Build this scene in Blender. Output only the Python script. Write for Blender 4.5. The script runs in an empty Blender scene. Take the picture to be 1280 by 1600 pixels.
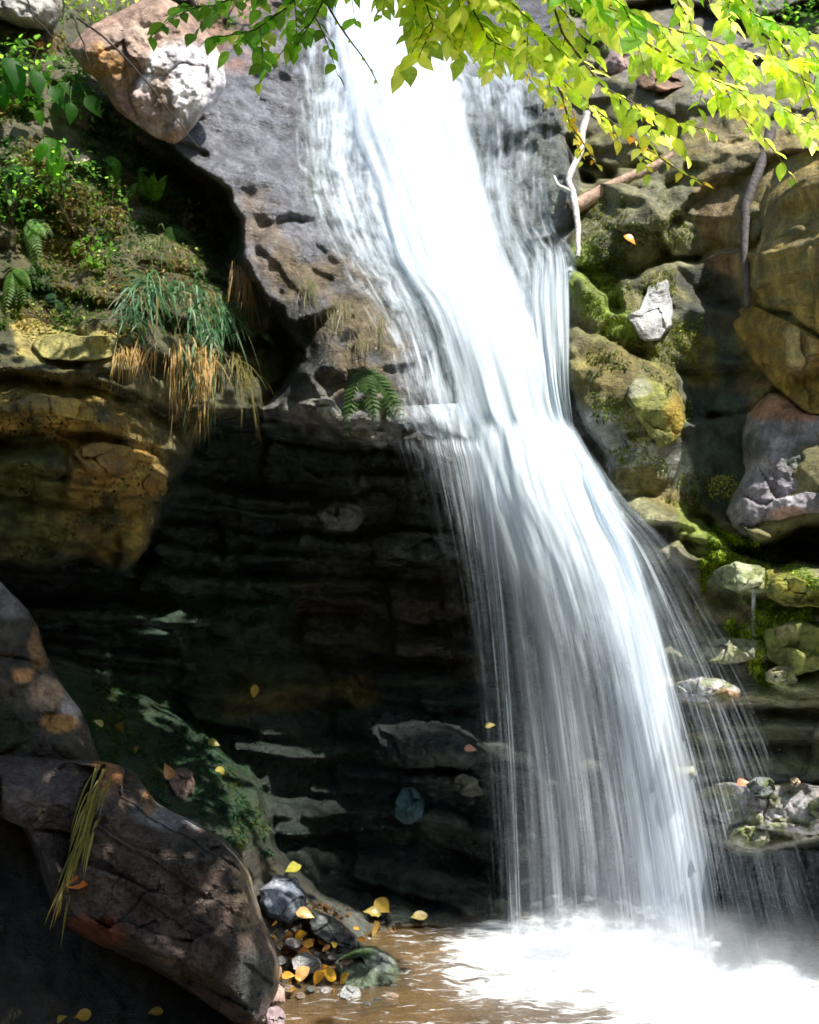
import bpy, math, random
import numpy as np
R = math.radians
rng = np.random.default_rng(7)
random.seed(7)
sc = bpy.context.scene
col = sc.collection

# ---------------------------------------------------------------- camera, sky, sun, exposure
FPX, HZ, HC = 1931.0, 900.0, 2.1        # focal length in photo pixels, horizon row, eye height above the pool
cam = bpy.data.cameras.new('camera')
cam.sensor_fit = 'HORIZONTAL'; cam.sensor_width = 36
cam.lens = FPX * 36 / 1280
cam.shift_y = (HZ - 800) / 1280
cam.clip_start = 0.05; cam.clip_end = 500
camo = bpy.data.objects.new('camera', cam); col.objects.link(camo)
camo.location = (0, 0, HC); camo.rotation_euler = (R(90), 0, 0)
sc.camera = camo
cam.dof.use_dof = True; cam.dof.focus_distance = 5.9; cam.dof.aperture_fstop = 2.4

SUN_DIR = np.array([0.40, -0.30, 0.86]); SUN_DIR /= np.linalg.norm(SUN_DIR)
ELEV = math.asin(SUN_DIR[2]); AZ = math.atan2(SUN_DIR[0], SUN_DIR[1])
w = bpy.data.worlds.new('World'); sc.world = w; w.use_nodes = True
nt = w.node_tree
bg = nt.nodes['Background']
sky = nt.nodes.new('ShaderNodeTexSky'); sky.sky_type = 'NISHITA'; sky.sun_disc = False
sky.sun_elevation = ELEV; sky.sun_rotation = AZ
nt.links.new(sky.outputs[0], bg.inputs[0]); bg.inputs[1].default_value = 0.10
sl = bpy.data.lights.new('sun', 'SUN'); sl.energy = 4.2; sl.angle = R(0.5); sl.color = (1, .95, .86)
so = bpy.data.objects.new('sun', sl); col.objects.link(so)
from mathutils import Vector, Matrix
so.rotation_euler = Vector(SUN_DIR).to_track_quat('Z', 'Y').to_euler()
so.location = (3, -2, 12)
sc.view_settings.view_transform = 'Standard'; sc.view_settings.look = 'None'
sc.view_settings.exposure = 1.1; sc.view_settings.gamma = 1
sc.render.engine = 'CYCLES'
sc.cycles.use_denoising = True
sc.cycles.transparent_max_bounces = 32
sc.cycles.max_bounces = 8; sc.cycles.diffuse_bounces = 3; sc.cycles.glossy_bounces = 2
sc.cycles.transmission_bounces = 4; sc.cycles.volume_bounces = 1
sc.cycles.caustics_reflective = False; sc.cycles.caustics_refractive = False

# ---------------------------------------------------------------- helpers
def at(px, py, Y):
    px = np.asarray(px, float); py = np.asarray(py, float); Y = np.asarray(Y, float)
    return np.stack([(px - 640) * Y / FPX, Y + 0 * px, HC + (HZ - py) * Y / FPX], -1)

def _hash(ix, iy, iz, seed):
    h = (ix.astype(np.int64) * 374761393 + iy.astype(np.int64) * 668265263 + iz.astype(np.int64) * 1274126177 + seed * 974634777) & 0xffffffff
    h = ((h ^ (h >> 13)) * 1274126177) & 0xffffffff
    h = ((h ^ (h >> 16)) * 2246822519) & 0xffffffff
    return ((h ^ (h >> 15)) & 0xffffff) / float(0xffffff)

def vnoise(x, y, z, seed=0):
    x, y, z = np.broadcast_arrays(x, y, z)
    fx, fy, fz = np.floor(x), np.floor(y), np.floor(z)
    ix, iy, iz = fx.astype(np.int64), fy.astype(np.int64), fz.astype(np.int64)
    u, v, q = x - fx, y - fy, z - fz
    u = u * u * u * (u * (u * 6 - 15) + 10); v = v * v * v * (v * (v * 6 - 15) + 10); q = q * q * q * (q * (q * 6 - 15) + 10)
    def c(a, b, d): return _hash(ix + a, iy + b, iz + d, seed)
    x00 = c(0, 0, 0) * (1 - u) + c(1, 0, 0) * u; x10 = c(0, 1, 0) * (1 - u) + c(1, 1, 0) * u
    x01 = c(0, 0, 1) * (1 - u) + c(1, 0, 1) * u; x11 = c(0, 1, 1) * (1 - u) + c(1, 1, 1) * u
    return ((x00 * (1 - v) + x10 * v) * (1 - q) + (x01 * (1 - v) + x11 * v) * q) * 2 - 1

def fbm(x, y, z, o=4, seed=0, gain=.5):
    s, a, n = 0, 1, 0
    for k in range(o):
        s = s + a * vnoise(x * 2 ** k + 17.3 * k, y * 2 ** k + 5.1 * k, z * 2 ** k - 9.7 * k, seed + k); n += a; a *= gain
    return s / n

def worley_planes(a, b, seed, jit=.9):
    """nearest cell of a jittered lattice: (random offset of that cell, tilted plane value, distance to the cell edge)"""
    ia, ib = np.floor(a).astype(np.int64), np.floor(b).astype(np.int64)
    best = np.full(a.shape, 1e9); sec = best.copy(); off = np.zeros(a.shape); pl = np.zeros(a.shape)
    for da in (-1, 0, 1):
        for db in (-1, 0, 1):
            ca, cb = ia + da, ib + db
            z0 = np.zeros_like(ca)
            pa = ca + .5 + jit * (_hash(ca, cb, z0, seed) - .5); pb = cb + .5 + jit * (_hash(ca, cb, z0 + 1, seed) - .5)
            d = (a - pa) ** 2 + (b - pb) ** 2
            o = _hash(ca, cb, z0 + 2, seed) - .5
            p = (a - pa) * (_hash(ca, cb, z0 + 3, seed) - .5) * 2 + (b - pb) * (_hash(ca, cb, z0 + 4, seed) - .5) * 2
            m = d < best
            sec = np.where(m, best, np.minimum(sec, d))
            best = np.where(m, d, best); off = np.where(m, o, off); pl = np.where(m, p, pl)
    return off, pl, np.sqrt(sec) - np.sqrt(best)

def sstep(a, b, x):
    t = np.clip((x - a) / (b - a), 0, 1); return t * t * (3 - 2 * t)

def poly_sd(px, py, poly):
    """signed distance to a polygon in photo pixels, positive inside"""
    p = np.asarray(poly, float); q = np.roll(p, -1, 0)
    d = np.full(px.shape, 1e9); ins = np.zeros(px.shape, bool)
    for (x0, y0), (x1, y1) in zip(p, q):
        ex, ey = x1 - x0, y1 - y0
        t = np.clip(((px - x0) * ex + (py - y0) * ey) / (ex * ex + ey * ey + 1e-9), 0, 1)
        d = np.minimum(d, (px - x0 - t * ex) ** 2 + (py - y0 - t * ey) ** 2)
        c = (y0 > py) != (y1 > py)
        with np.errstate(divide='ignore', invalid='ignore'):
            xi = (x1 - x0) * (py - y0) / (y1 - y0 if y1 != y0 else 1e-9) + x0
        ins ^= c & (px < xi)
    d = np.sqrt(d)
    return np.where(ins, d, -d)

def tps(ctrl, px, py, reg=.02):
    c = np.asarray(ctrl, float); x, y, v = c[:, 0] / 500, c[:, 1] / 500, c[:, 2]
    def U(r2): return np.where(r2 > 1e-12, r2 * np.log(r2 + 1e-12), 0)
    n = len(c)
    K = U((x[:, None] - x) ** 2 + (y[:, None] - y) ** 2) + reg * np.eye(n)
    P = np.stack([np.ones(n), x, y], 1)
    A = np.block([[K, P], [P.T, np.zeros((3, 3))]])
    s = np.linalg.solve(A, np.concatenate([v, np.zeros(3)]))
    X, Y = px / 500, py / 500
    out = s[n] + s[n + 1] * X + s[n + 2] * Y
    for i in range(n):
        out = out + s[i] * U((X - x[i]) ** 2 + (Y - y[i]) ** 2)
    return out

def mesh(name, V, F, mat, parent=None, cols=None, attrs=None, uv=None, smooth=True):
    V = np.asarray(V, np.float32).reshape(-1, 3)
    me = bpy.data.meshes.new(name)
    if isinstance(F, np.ndarray):
        k = F.shape[1]; nf = len(F)
        me.vertices.add(len(V)); me.vertices.foreach_set('co', V.ravel())
        me.loops.add(nf * k); me.loops.foreach_set('vertex_index', F.astype(np.int32).ravel())
        me.polygons.add(nf); me.polygons.foreach_set('loop_start', np.arange(nf, dtype=np.int32) * k)
        me.update(calc_edges=True); me.validate()
    else:
        me.from_pydata(V.tolist(), [], F); me.update()
    if cols is not None:
        a = me.attributes.new('zone', 'FLOAT_COLOR', 'POINT')
        c = np.ones((len(V), 4), np.float32); c[:, :3] = cols
        a.data.foreach_set('color', c.ravel())
    for k2, v in (attrs or {}).items():
        a = me.attributes.new(k2, 'FLOAT', 'POINT'); a.data.foreach_set('value', np.asarray(v, np.float32).ravel())
    if uv is not None:
        a = me.attributes.new('flow', 'FLOAT_VECTOR', 'POINT')
        u3 = np.zeros((len(V), 3), np.float32); u3[:, :2] = np.asarray(uv).reshape(-1, 2)
        a.data.foreach_set('vector', u3.ravel())
    me.polygons.foreach_set('use_smooth', np.full(len(me.polygons), smooth))
    me.materials.append(mat)
    o = bpy.data.objects.new(name, me); col.objects.link(o)
    if parent is not None: o.parent = parent
    return o

def tag(o, label=None, cat=None, group=None, kind=None):
    if label: o['label'] = label
    if cat: o['category'] = cat
    if group: o['group'] = group
    if kind: o['kind'] = kind
    return o

def empty(name, loc, label, cat, group=None):
    o = bpy.data.objects.new(name, None); col.objects.link(o); o.location = [float(c) for c in loc]
    o.empty_display_size = .1
    return tag(o, label, cat, group)

def recenter(o, p):
    """put a mesh object's origin at p without moving its shape"""
    p = np.asarray(p, np.float32)
    n = len(o.data.vertices); a = np.empty(n * 3, np.float32); o.data.vertices.foreach_get('co', a)
    o.data.vertices.foreach_set('co', (a.reshape(-1, 3) - p).ravel()); o.data.update(); o.location = p.tolist()
    return o

def child(name, V, F, mat, root, **k):
    V = np.asarray(V, float).reshape(-1, 3) - np.array(root.location[:])
    return mesh(name, V, F, mat, root, **k)

def grid_faces(nr, nc):
    i = np.arange(nr * nc).reshape(nr, nc)
    return np.stack([i[:-1, :-1], i[1:, :-1], i[1:, 1:], i[:-1, 1:]], -1).reshape(-1, 4)

# ---------------------------------------------------------------- materials
def new_mat(name):
    m = bpy.data.materials.new(name); m.use_nodes = True
    n = m.node_tree.nodes; n.clear()
    return m, n, m.node_tree.links

def N(n, t, **k):
    x = n.new(t)
    for a, b in k.items():
        if a.startswith('i_'): x.inputs[a[2:].replace('_', ' ')].default_value = b
        else: setattr(x, a, b)
    return x

def mapping(n, l, src, scale):
    mp = N(n, 'ShaderNodeMapping'); mp.inputs['Scale'].default_value = scale; l.new(src, mp.inputs[0]); return mp.outputs[0]

def noise(n, l, src, scale, detail=6, rough=.6, dist=0):
    x = N(n, 'ShaderNodeTexNoise'); x.inputs['Scale'].default_value = scale; x.inputs['Detail'].default_value = detail
    x.inputs['Roughness'].default_value = rough; x.inputs['Distortion'].default_value = dist
    l.new(src, x.inputs['Vector']); return x.outputs[0]

def mrange(n, l, src, a, b, c, d, clamp=True, smooth=False):
    x = N(n, 'ShaderNodeMapRange'); x.clamp = clamp
    if smooth: x.interpolation_type = 'SMOOTHSTEP'
    for i, v in enumerate((a, b, c, d)): x.inputs[i + 1].default_value = v
    l.new(src, x.inputs[0]); return x.outputs[0]

def math_(n, l, op, a, b=None, clamp=False):
    x = N(n, 'ShaderNodeMath', operation=op); x.use_clamp = clamp
    for i, v in enumerate((a, b)):
        if v is None: continue
        if isinstance(v, (int, float)): x.inputs[i].default_value = v
        else: l.new(v, x.inputs[i])
    return x.outputs[0]

def vscale(n, l, vec, f):
    x = N(n, 'ShaderNodeVectorMath', operation='SCALE'); l.new(vec, x.inputs[0])
    if isinstance(f, (int, float)): x.inputs['Scale'].default_value = f
    else: l.new(f, x.inputs['Scale'])
    return x.outputs[0]

def rock_mat(name, wet, bump=.5, fine=1.0):
    m, n, l = new_mat(name)
    out = N(n, 'ShaderNodeOutputMaterial'); p = N(n, 'ShaderNodeBsdfPrincipled'); l.new(p.outputs[0], out.inputs[0])
    z = N(n, 'ShaderNodeAttribute', attribute_name='zone')
    g = N(n, 'ShaderNodeNewGeometry').outputs['Position']
    a = mrange(n, l, noise(n, l, g, 5, 8, .65), .3, .7, .45, 1.6)
    b = mrange(n, l, noise(n, l, g, 48 * fine, 6, .7), .3, .7, .6, 1.4)
    c = mrange(n, l, noise(n, l, mapping(n, l, g, (9, 9, 2.2)), 1.6, 5, .6, .6), .35, .65, .6, 1.25)
    f = math_(n, l, 'MULTIPLY', math_(n, l, 'MULTIPLY', a, b), c)
    l.new(vscale(n, l, z.outputs['Color'], f), p.inputs['Base Color'])
    rr = mrange(n, l, noise(n, l, g, 7, 5, .6), .35, .65, wet[0], wet[1]); l.new(rr, p.inputs['Roughness'])
    h1 = noise(n, l, g, 14, 9, .68)
    h2 = noise(n, l, mapping(n, l, g, (10, 10, 38)), 1.3, 7, .6, .5)
    h3 = noise(n, l, g, 70 * fine, 4, .6)
    h = math_(n, l, 'ADD', math_(n, l, 'ADD', h1, math_(n, l, 'MULTIPLY', h2, .6)), math_(n, l, 'MULTIPLY', h3, .25))
    bp = N(n, 'ShaderNodeBump'); bp.inputs['Strength'].default_value = bump; bp.inputs['Distance'].default_value = .07
    l.new(h, bp.inputs['Height']); l.new(bp.outputs[0], p.inputs['Normal'])
    return m

M_rock = rock_mat('rock', (.45, .85), .55)
M_boulder = rock_mat('wet_boulder', (.10, .36), 1.0)
M_wet = rock_mat('wet_rock', (.14, .48), .75)

def leaf_mat(name, trans=.4, rough=.45):
    m, n, l = new_mat(name)
    out = N(n, 'ShaderNodeOutputMaterial'); p = N(n, 'ShaderNodeBsdfPrincipled'); t = N(n, 'ShaderNodeBsdfTranslucent'); mx = N(n, 'ShaderNodeMixShader')
    z = N(n, 'ShaderNodeAttribute', attribute_name='zone')
    g = N(n, 'ShaderNodeNewGeometry').outputs['Position']
    f = mrange(n, l, noise(n, l, g, 40, 4), .3, .7, .75, 1.25)
    c = vscale(n, l, z.outputs['Color'], f)
    l.new(c, p.inputs['Base Color']); p.inputs['Roughness'].default_value = rough
    l.new(vscale(n, l, c, 2.6), t.inputs[0])
    p.inputs['Specular IOR Level'].default_value = .35; mx.inputs[0].default_value = trans
    l.new(p.outputs[0], mx.inputs[1]); l.new(t.outputs[0], mx.inputs[2]); l.new(mx.outputs[0], out.inputs[0])
    return m
M_leaf = leaf_mat('leaf', .7, .5)
M_grass = leaf_mat('grass_blade', .3)
M_dryleaf = leaf_mat('dead_leaf', .15, .35)

def bark_mat():
    m, n, l = new_mat('bark')
    out = N(n, 'ShaderNodeOutputMaterial'); p = N(n, 'ShaderNodeBsdfPrincipled'); l.new(p.outputs[0], out.inputs[0])
    z = N(n, 'ShaderNodeAttribute', attribute_name='zone'); g = N(n, 'ShaderNodeNewGeometry').outputs['Position']
    f = mrange(n, l, noise(n, l, g, 30, 6), .3, .7, .5, 1.5); l.new(vscale(n, l, z.outputs['Color'], f), p.inputs['Base Color'])
    p.inputs['Roughness'].default_value = .75
    bp = N(n, 'ShaderNodeBump'); bp.inputs['Strength'].default_value = .5; bp.inputs['Distance'].default_value = .02
    l.new(noise(n, l, g, 60, 5), bp.inputs['Height']); l.new(bp.outputs[0], p.inputs['Normal'])
    return m
M_bark = bark_mat()

def water_mat(name, soft=.55, lines=1.0, seed=0.0, frothy=.0, w1=.5, w2=.62, w3=.26):
    """silky water: white scattering threads, clear between them; threads run along the flow"""
    m, n, l = new_mat(name)
    out = N(n, 'ShaderNodeOutputMaterial')
    fl = N(n, 'ShaderNodeAttribute', attribute_name='flow').outputs['Vector']
    d = N(n, 'ShaderNodeAttribute', attribute_name='thickness').outputs['Fac']
    mp = N(n, 'ShaderNodeMapping'); mp.inputs['Location'].default_value = (seed * 3.7, seed * 1.3, seed); l.new(fl, mp.inputs[0]); fl = mp.outputs[0]
    n1 = noise(n, l, mapping(n, l, fl, (7, .5, 1)), 1, 3, .5)
    n2 = noise(n, l, mapping(n, l, fl, (34 * lines, .55, 1)), 1, 3, .6)
    n3 = noise(n, l, mapping(n, l, fl, (120 * lines, .9, 1)), 1, 2, .5)
    s = math_(n, l, 'ADD', math_(n, l, 'ADD', math_(n, l, 'MULTIPLY', n1, w1), math_(n, l, 'MULTIPLY', n2, w2)), math_(n, l, 'MULTIPLY', n3, w3))
    s = mrange(n, l, s, .34 * (w1 + w2 + w3), .70 * (w1 + w2 + w3), 0, 1)
    fr_ = noise(n, l, mapping(n, l, fl, (13, 4.5, 1)), 1, 6, .65, .6)
    d = math_(n, l, 'ADD', d, math_(n, l, 'MULTIPLY', math_(n, l, 'SUBTRACT', fr_, .5), frothy), False)
    lo = math_(n, l, 'SUBTRACT', 1.0 - soft * .6, math_(n, l, 'MULTIPLY', d, 1.15))
    x = math_(n, l, 'DIVIDE', math_(n, l, 'SUBTRACT', s, lo), soft, True)
    x = math_(n, l, 'MULTIPLY', x, x)
    edge = mrange(n, l, d, .02, .4, 0, 1, smooth=True)
    al = math_(n, l, 'MULTIPLY', math_(n, l, 'MULTIPLY', x, edge), .97, True)
    df = N(n, 'ShaderNodeBsdfDiffuse'); df.inputs[0].default_value = (.78, .87, .98, 1)  # blue of the reflected sky put into the water's own colour
    tl = N(n, 'ShaderNodeBsdfTranslucent'); tl.inputs[0].default_value = (.78, .87, .98, 1)
    mm = N(n, 'ShaderNodeMixShader'); mm.inputs[0].default_value = .35
    l.new(df.outputs[0], mm.inputs[1]); l.new(tl.outputs[0], mm.inputs[2])
    tr = N(n, 'ShaderNodeBsdfTransparent'); mx = N(n, 'ShaderNodeMixShader')
    l.new(al, mx.inputs[0]); l.new(tr.outputs[0], mx.inputs[1]); l.new(mm.outputs[0], mx.inputs[2]); l.new(mx.outputs[0], out.inputs[0])
    return m

# ---------------------------------------------------------------- cliff depth field
STEP = 3.2
gx = np.arange(-430, 1720, STEP); gy = np.arange(-330, 1720, STEP)
PX, PY = np.meshgrid(gx, gy)
wx = PX + 16 * fbm(PX / 70, PY / 70, 0 * PX, 4, 11); wy = PY + 14 * fbm(PX / 70, PY / 70, 0 * PX + 5, 4, 12)

P_SLAB = [(300, -340), (290, 40), (200, 130), (270, 225), (350, 300), (375, 370), (400, 440), (430, 490), (470, 560), (440, 600), (400, 640), (480, 655), (560, 690), (640, 702),
          (700, 725), (900, 765), (955, 745), (894, 640), (880, 480), (892, 390), (908, 300), (880, 180), (890, 100), (890, -340)]
P_LEFT = [(-440, -340), (300, -340), (290, 40), (190, 150), (270, 240), (360, 310), (375, 400), (410, 480), (470, 560), (440, 600), (400, 640), (335, 655), (300, 690), (270, 760),
          (232, 850), (185, 892), (130, 875), (60, 885), (-440, 870)]
P_BANK = [(-440, 960), (60, 1015), (140, 1045), (230, 1095), (330, 1150), (400, 1225), (430, 1330), (500, 1395), (600, 1440), (640, 1470), (640, 1730), (-440, 1730)]
P_RIGHT = [(850, -340), (860, 180), (900, 300), (880, 400), (865, 480), (885, 640), (945, 745), (1000, 765), (1060, 800), (1130, 850), (1180, 848), (1290, 825), (1730, 800), (1730, -340)]
P_LEDGE = [(945, 745), (1000, 765), (1060, 795), (1130, 850), (1200, 885), (1730, 900), (1730, 1320), (1290, 1318), (1160, 1335), (1100, 1310), (1060, 1265), (1030, 1200), (1000, 1000), (965, 850)]

C_CAVE = [(-400, 900, 8), (150, 700, 8.1), (400, 700, 8.5), (700, 740, 8.3), (900, 780, 8.0), (200, 900, 8.5), (500, 900, 8.8), (800, 900, 8.6), (1000, 900, 7.9), (300, 1050, 8.4),
          (550, 1080, 8.5), (750, 1100, 8.2), (950, 1100, 7.9), (600, 1160, 7.95), (700, 1180, 7.85), (850, 1200, 7.75), (620, 1290, 8.1), (760, 1290, 7.95), (500, 1250, 8.2), (450, 1330, 8.0),
          (600, 1360, 8.2), (700, 1400, 7.8), (600, 1440, 7.5), (900, 1420, 7.7), (1100, 1400, 7.6), (1250, 1400, 7.5), (1280, 1470, 7.35), (900, 1480, 7.4), (1700, 1400, 7), (-400, 1300, 7)]
C_SLAB = [(300, -300, 11.5), (600, -300, 12), (900, -300, 12), (300, 0, 9.2), (600, 0, 9.7), (880, 0, 9.6), (330, 150, 8.3), (450, 150, 8.8), (600, 150, 9.0), (750, 130, 8.9), (860, 150, 8.55),
          (360, 300, 7.85), (450, 300, 8.2), (600, 300, 8.45), (800, 300, 8.4), (860, 300, 8.05), (400, 430, 7.7), (500, 430, 7.85), (650, 430, 8.1), (850, 430, 7.9), (480, 560, 7.65), (560, 560, 7.5),
          (700, 560, 7.75), (860, 560, 7.65), (420, 630, 7.75), (560, 670, 7.4), (640, 660, 7.45), (700, 660, 7.5), (860, 660, 7.55), (640, 700, 7.4), (760, 720, 7.38), (900, 740, 7.35)]
C_LEFT = [(-400, -300, 8.6), (100, -300, 10.5), (300, -300, 10.8), (-400, 100, 7.4), (0, 60, 8.1), (100, 60, 8.4), (200, 150, 8.5), (-100, 250, 7.5), (60, 250, 7.75), (200, 260, 8.2), (300, 300, 8.5), (350, 380, 8.5),
          (150, 380, 7.8), (260, 400, 7.9), (20, 400, 7.5), (300, 480, 7.75), (380, 520, 8.1), (440, 590, 8.05), (100, 540, 7.3), (240, 560, 7.5), (330, 600, 7.75), (-300, 550, 6.9), (50, 700, 7.15), (150, 700, 7.25),
          (250, 700, 7.6), (150, 850, 7.5), (50, 850, 7.35), (-300, 850, 6.9)]
C_BANK = [(-400, 970, 6.6), (60, 1030, 7.5), (150, 1055, 7.9), (240, 1100, 8.0), (330, 1150, 8.0), (60, 1150, 6.9), (150, 1150, 7.3), (250, 1180, 7.45), (330, 1230, 7.4), (400, 1250, 7.7), (430, 1350, 7.45), (380, 1300, 7.1),
          (440, 1420, 6.95), (500, 1420, 7.15), (600, 1450, 7.4), (520, 1500, 6.7), (600, 1540, 6.25), (460, 1570, 6.15), (430, 1640, 5.6), (560, 1640, 5.85), (0, 1300, 6.5), (200, 1400, 6.3), (0, 1500, 5.8), (200, 1560, 5.75), (100, 1640, 5.4), (-400, 1300, 5.9), (-400, 1650, 5), (300, 1560, 5.9)]
C_RIGHT = [(870, -300, 12), (1300, -300, 11.5), (870, 0, 10), (1100, 0, 9.7), (1700, -100, 9), (870, 120, 9.1), (1000, 130, 8.75), (1280, 100, 8.2), (870, 200, 8.6), (930, 230, 8.4), (900, 300, 8.1), (890, 500, 7.6), (895, 690, 7.5), (950, 740, 7.35),
           (1000, 400, 7.6), (1000, 600, 7.35), (1060, 650, 7.35), (1085, 450, 7.95), (1130, 500, 7.75), (1130, 250, 7.8), (1200, 350, 7.45), (1280, 300, 7.15), (1200, 500, 7.35), (1250, 600, 7.15), (1110, 700, 7.55),
           (1150, 800, 7.45), (1250, 700, 7.15), (1280, 820, 7.05), (1500, 500, 6.6), (1700, 800, 6.1)]
C_LEDGE = [(960, 760, 7.5), (1000, 850, 7.6), (1060, 830, 7.4), (1100, 900, 7.3), (1000, 1000, 7.65), (1150, 920, 7.05), (1200, 900, 7.15), (1280, 930, 6.85), (1100, 1020, 7.2), (1280, 1030, 6.8), (1050, 1120, 7.35), (1200, 1150, 7.1),
           (1080, 1230, 7.15), (1200, 1240, 6.95), (1280, 1200, 6.95), (1280, 1290, 6.7), (1130, 1310, 7.0), (1700, 900, 6.1), (1700, 1300, 6.0)]
Y = tps(C_CAVE, PX, PY)
lab = np.zeros(PX.shape, int)
for k, (pl, ct) in enumerate(((P_BANK, C_BANK), (P_LEDGE, C_LEDGE), (P_RIGHT, C_RIGHT), (P_LEFT, C_LEFT), (P_SLAB, C_SLAB)), 1):
    sd = poly_sd(wx, wy, pl); ins = sd > 0
    yk = tps(ct, PX, PY)
    Y = np.where(ins, yk, Y); lab[ins] = k
    if k in (4, 5):      # lips of the overhang round back into the cave
        Y = Y + np.where(ins & (PY > 560), .22 * np.exp(-sd / 9), 0)
    if k == 3:
        Y = Y + np.where(ins & (PY > 700), .12 * np.exp(-sd / 8), 0)
# streambed under the pool
bedz = .05 + .3 * sstep(640, 900, PX)
ybed = (HC + bedz) * FPX / np.maximum(PY - HZ, 1)
P_BED = [(596, 1462), (650, 1446), (800, 1456), (1300, 1470), (1740, 1470), (1740, 1740), (420, 1740), (440, 1604), (480, 1580), (560, 1572), (638, 1545), (640, 1500)]
isbed = (poly_sd(wx, wy, P_BED) > 0) | ((PY > 1425) & (ybed < Y) & (PX > 430))
Y = np.where(isbed, ybed, Y); lab[isbed] = 6
YS = Y.copy()
def blur(a, r):
    for ax in (0, 1):
        p = np.pad(a, [(r + 1, r) if i == ax else (0, 0) for i in (0, 1)], mode='edge')
        c = np.cumsum(p, axis=ax)
        a = (np.take(c, np.arange(2 * r + 1, c.shape[ax]), ax) - np.take(c, np.arange(0, c.shape[ax] - 2 * r - 1), ax)) / (2 * r + 1)
    return a
Y = blur(Y, 1)
# rock structure: bedding steps, joint blocks, roughness
Xw = (PX - 640) * Y / FPX; Zw = HC + (HZ - PY) * Y / FPX
def strata(per, tilt, seed, warp=.12):
    q = (Zw + tilt * Xw + warp * fbm(Xw * 1.5, Y * 0, Zw * 2.2, 4, seed)) / per
    i = np.floor(q); s = q - i
    seg = np.floor(Xw / .55 + 3 * _hash(i.astype(np.int64), 0 * i.astype(np.int64), 0 * i.astype(np.int64), seed + 9) + .35 * fbm(Xw * 3, 0 * Y, Zw * 3, 2, seed + 5))
    amp = _hash(i.astype(np.int64), seg.astype(np.int64), 0 * i.astype(np.int64), seed + 3)
    return amp * (sstep(0, .12, s) * (1 - .75 * sstep(.45, 1, s)))
def blocks(sx, sz, seed, shear=.0):
    a = (Xw + shear * Zw) / sx + .35 * fbm(Xw * 2, 0 * Y, Zw * 2, 3, seed + 20); b = Zw / sz + .35 * fbm(Xw * 2, 0 * Y + 4, Zw * 2, 3, seed + 21)
    return worley_planes(a, b, seed)
rough = fbm(Xw * 2.2, Y * 0, Zw * 2.2, 6, 31, .55); finer = fbm(Xw * 11, Y * 0, Zw * 11, 4, 32, .6)
def soft(k, r=5): return blur((lab == k).astype(float), r)
mC, mB, mL, mR, mF, mS = soft(0), soft(1), soft(2), soft(3), soft(4), soft(5)
wet_path = sstep(-40, 30, poly_sd(PX, PY, [(480, -300), (470, 200), (560, 420), (620, 600), (690, 720), (920, 740), (885, 620), (870, 300), (880, -300)]))
sA = strata(.30, .10, 41); sB = strata(.15, .06, 42); sL = strata(.21, -.05, 43, .07)
bo, bp_, be = blocks(.42, .34, 51, .3); co, cp, ce = blocks(1.15, .8, 52, .55)
D = 0 * Y
D -= mC * (.34 * sA + .22 * sB + .05 * bo + .05 * bp_ + .20 * rough + .03 * finer)
lowleft = sstep(420, 560, PY)
D -= mF * ((.12 + .18 * lowleft) * sA + .12 * sB * lowleft + .24 * rough * (1 - .4 * lowleft) + .05 * finer + .10 * bo)
D -= mS * (1 - .75 * wet_path) * (.20 * rough + .045 * finer + .14 * bp_ + .10 * sstep(430, 640, PY) * sB)
D -= mS * wet_path * (.08 * bo + .12 * rough + .02 * finer)
do_, dp_, de_ = blocks(.55, .42, 57, -.6)
D -= mR * (.26 * co + .42 * cp + .20 * dp_ + .06 * do_ + .08 * bp_ + .14 * rough + .035 * finer - .05 * np.exp(-ce * 26))
D -= mL * (.40 * sL + .16 * sB + .14 * bo + .12 * bp_ + .10 * rough + .04 * finer)
D -= mB * (.13 * rough + .03 * finer + .10 * bo)
D = np.where(lab == 6, -.05 * finer, D)
Y = blur(Y + D, 1)
bx = PX + 7 * fbm(PX / 30, PY / 30, 0 * PX, 4, 64); by = PY + 7 * fbm(PX / 30, PY / 30, 0 * PX + 3, 4, 65)
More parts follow.
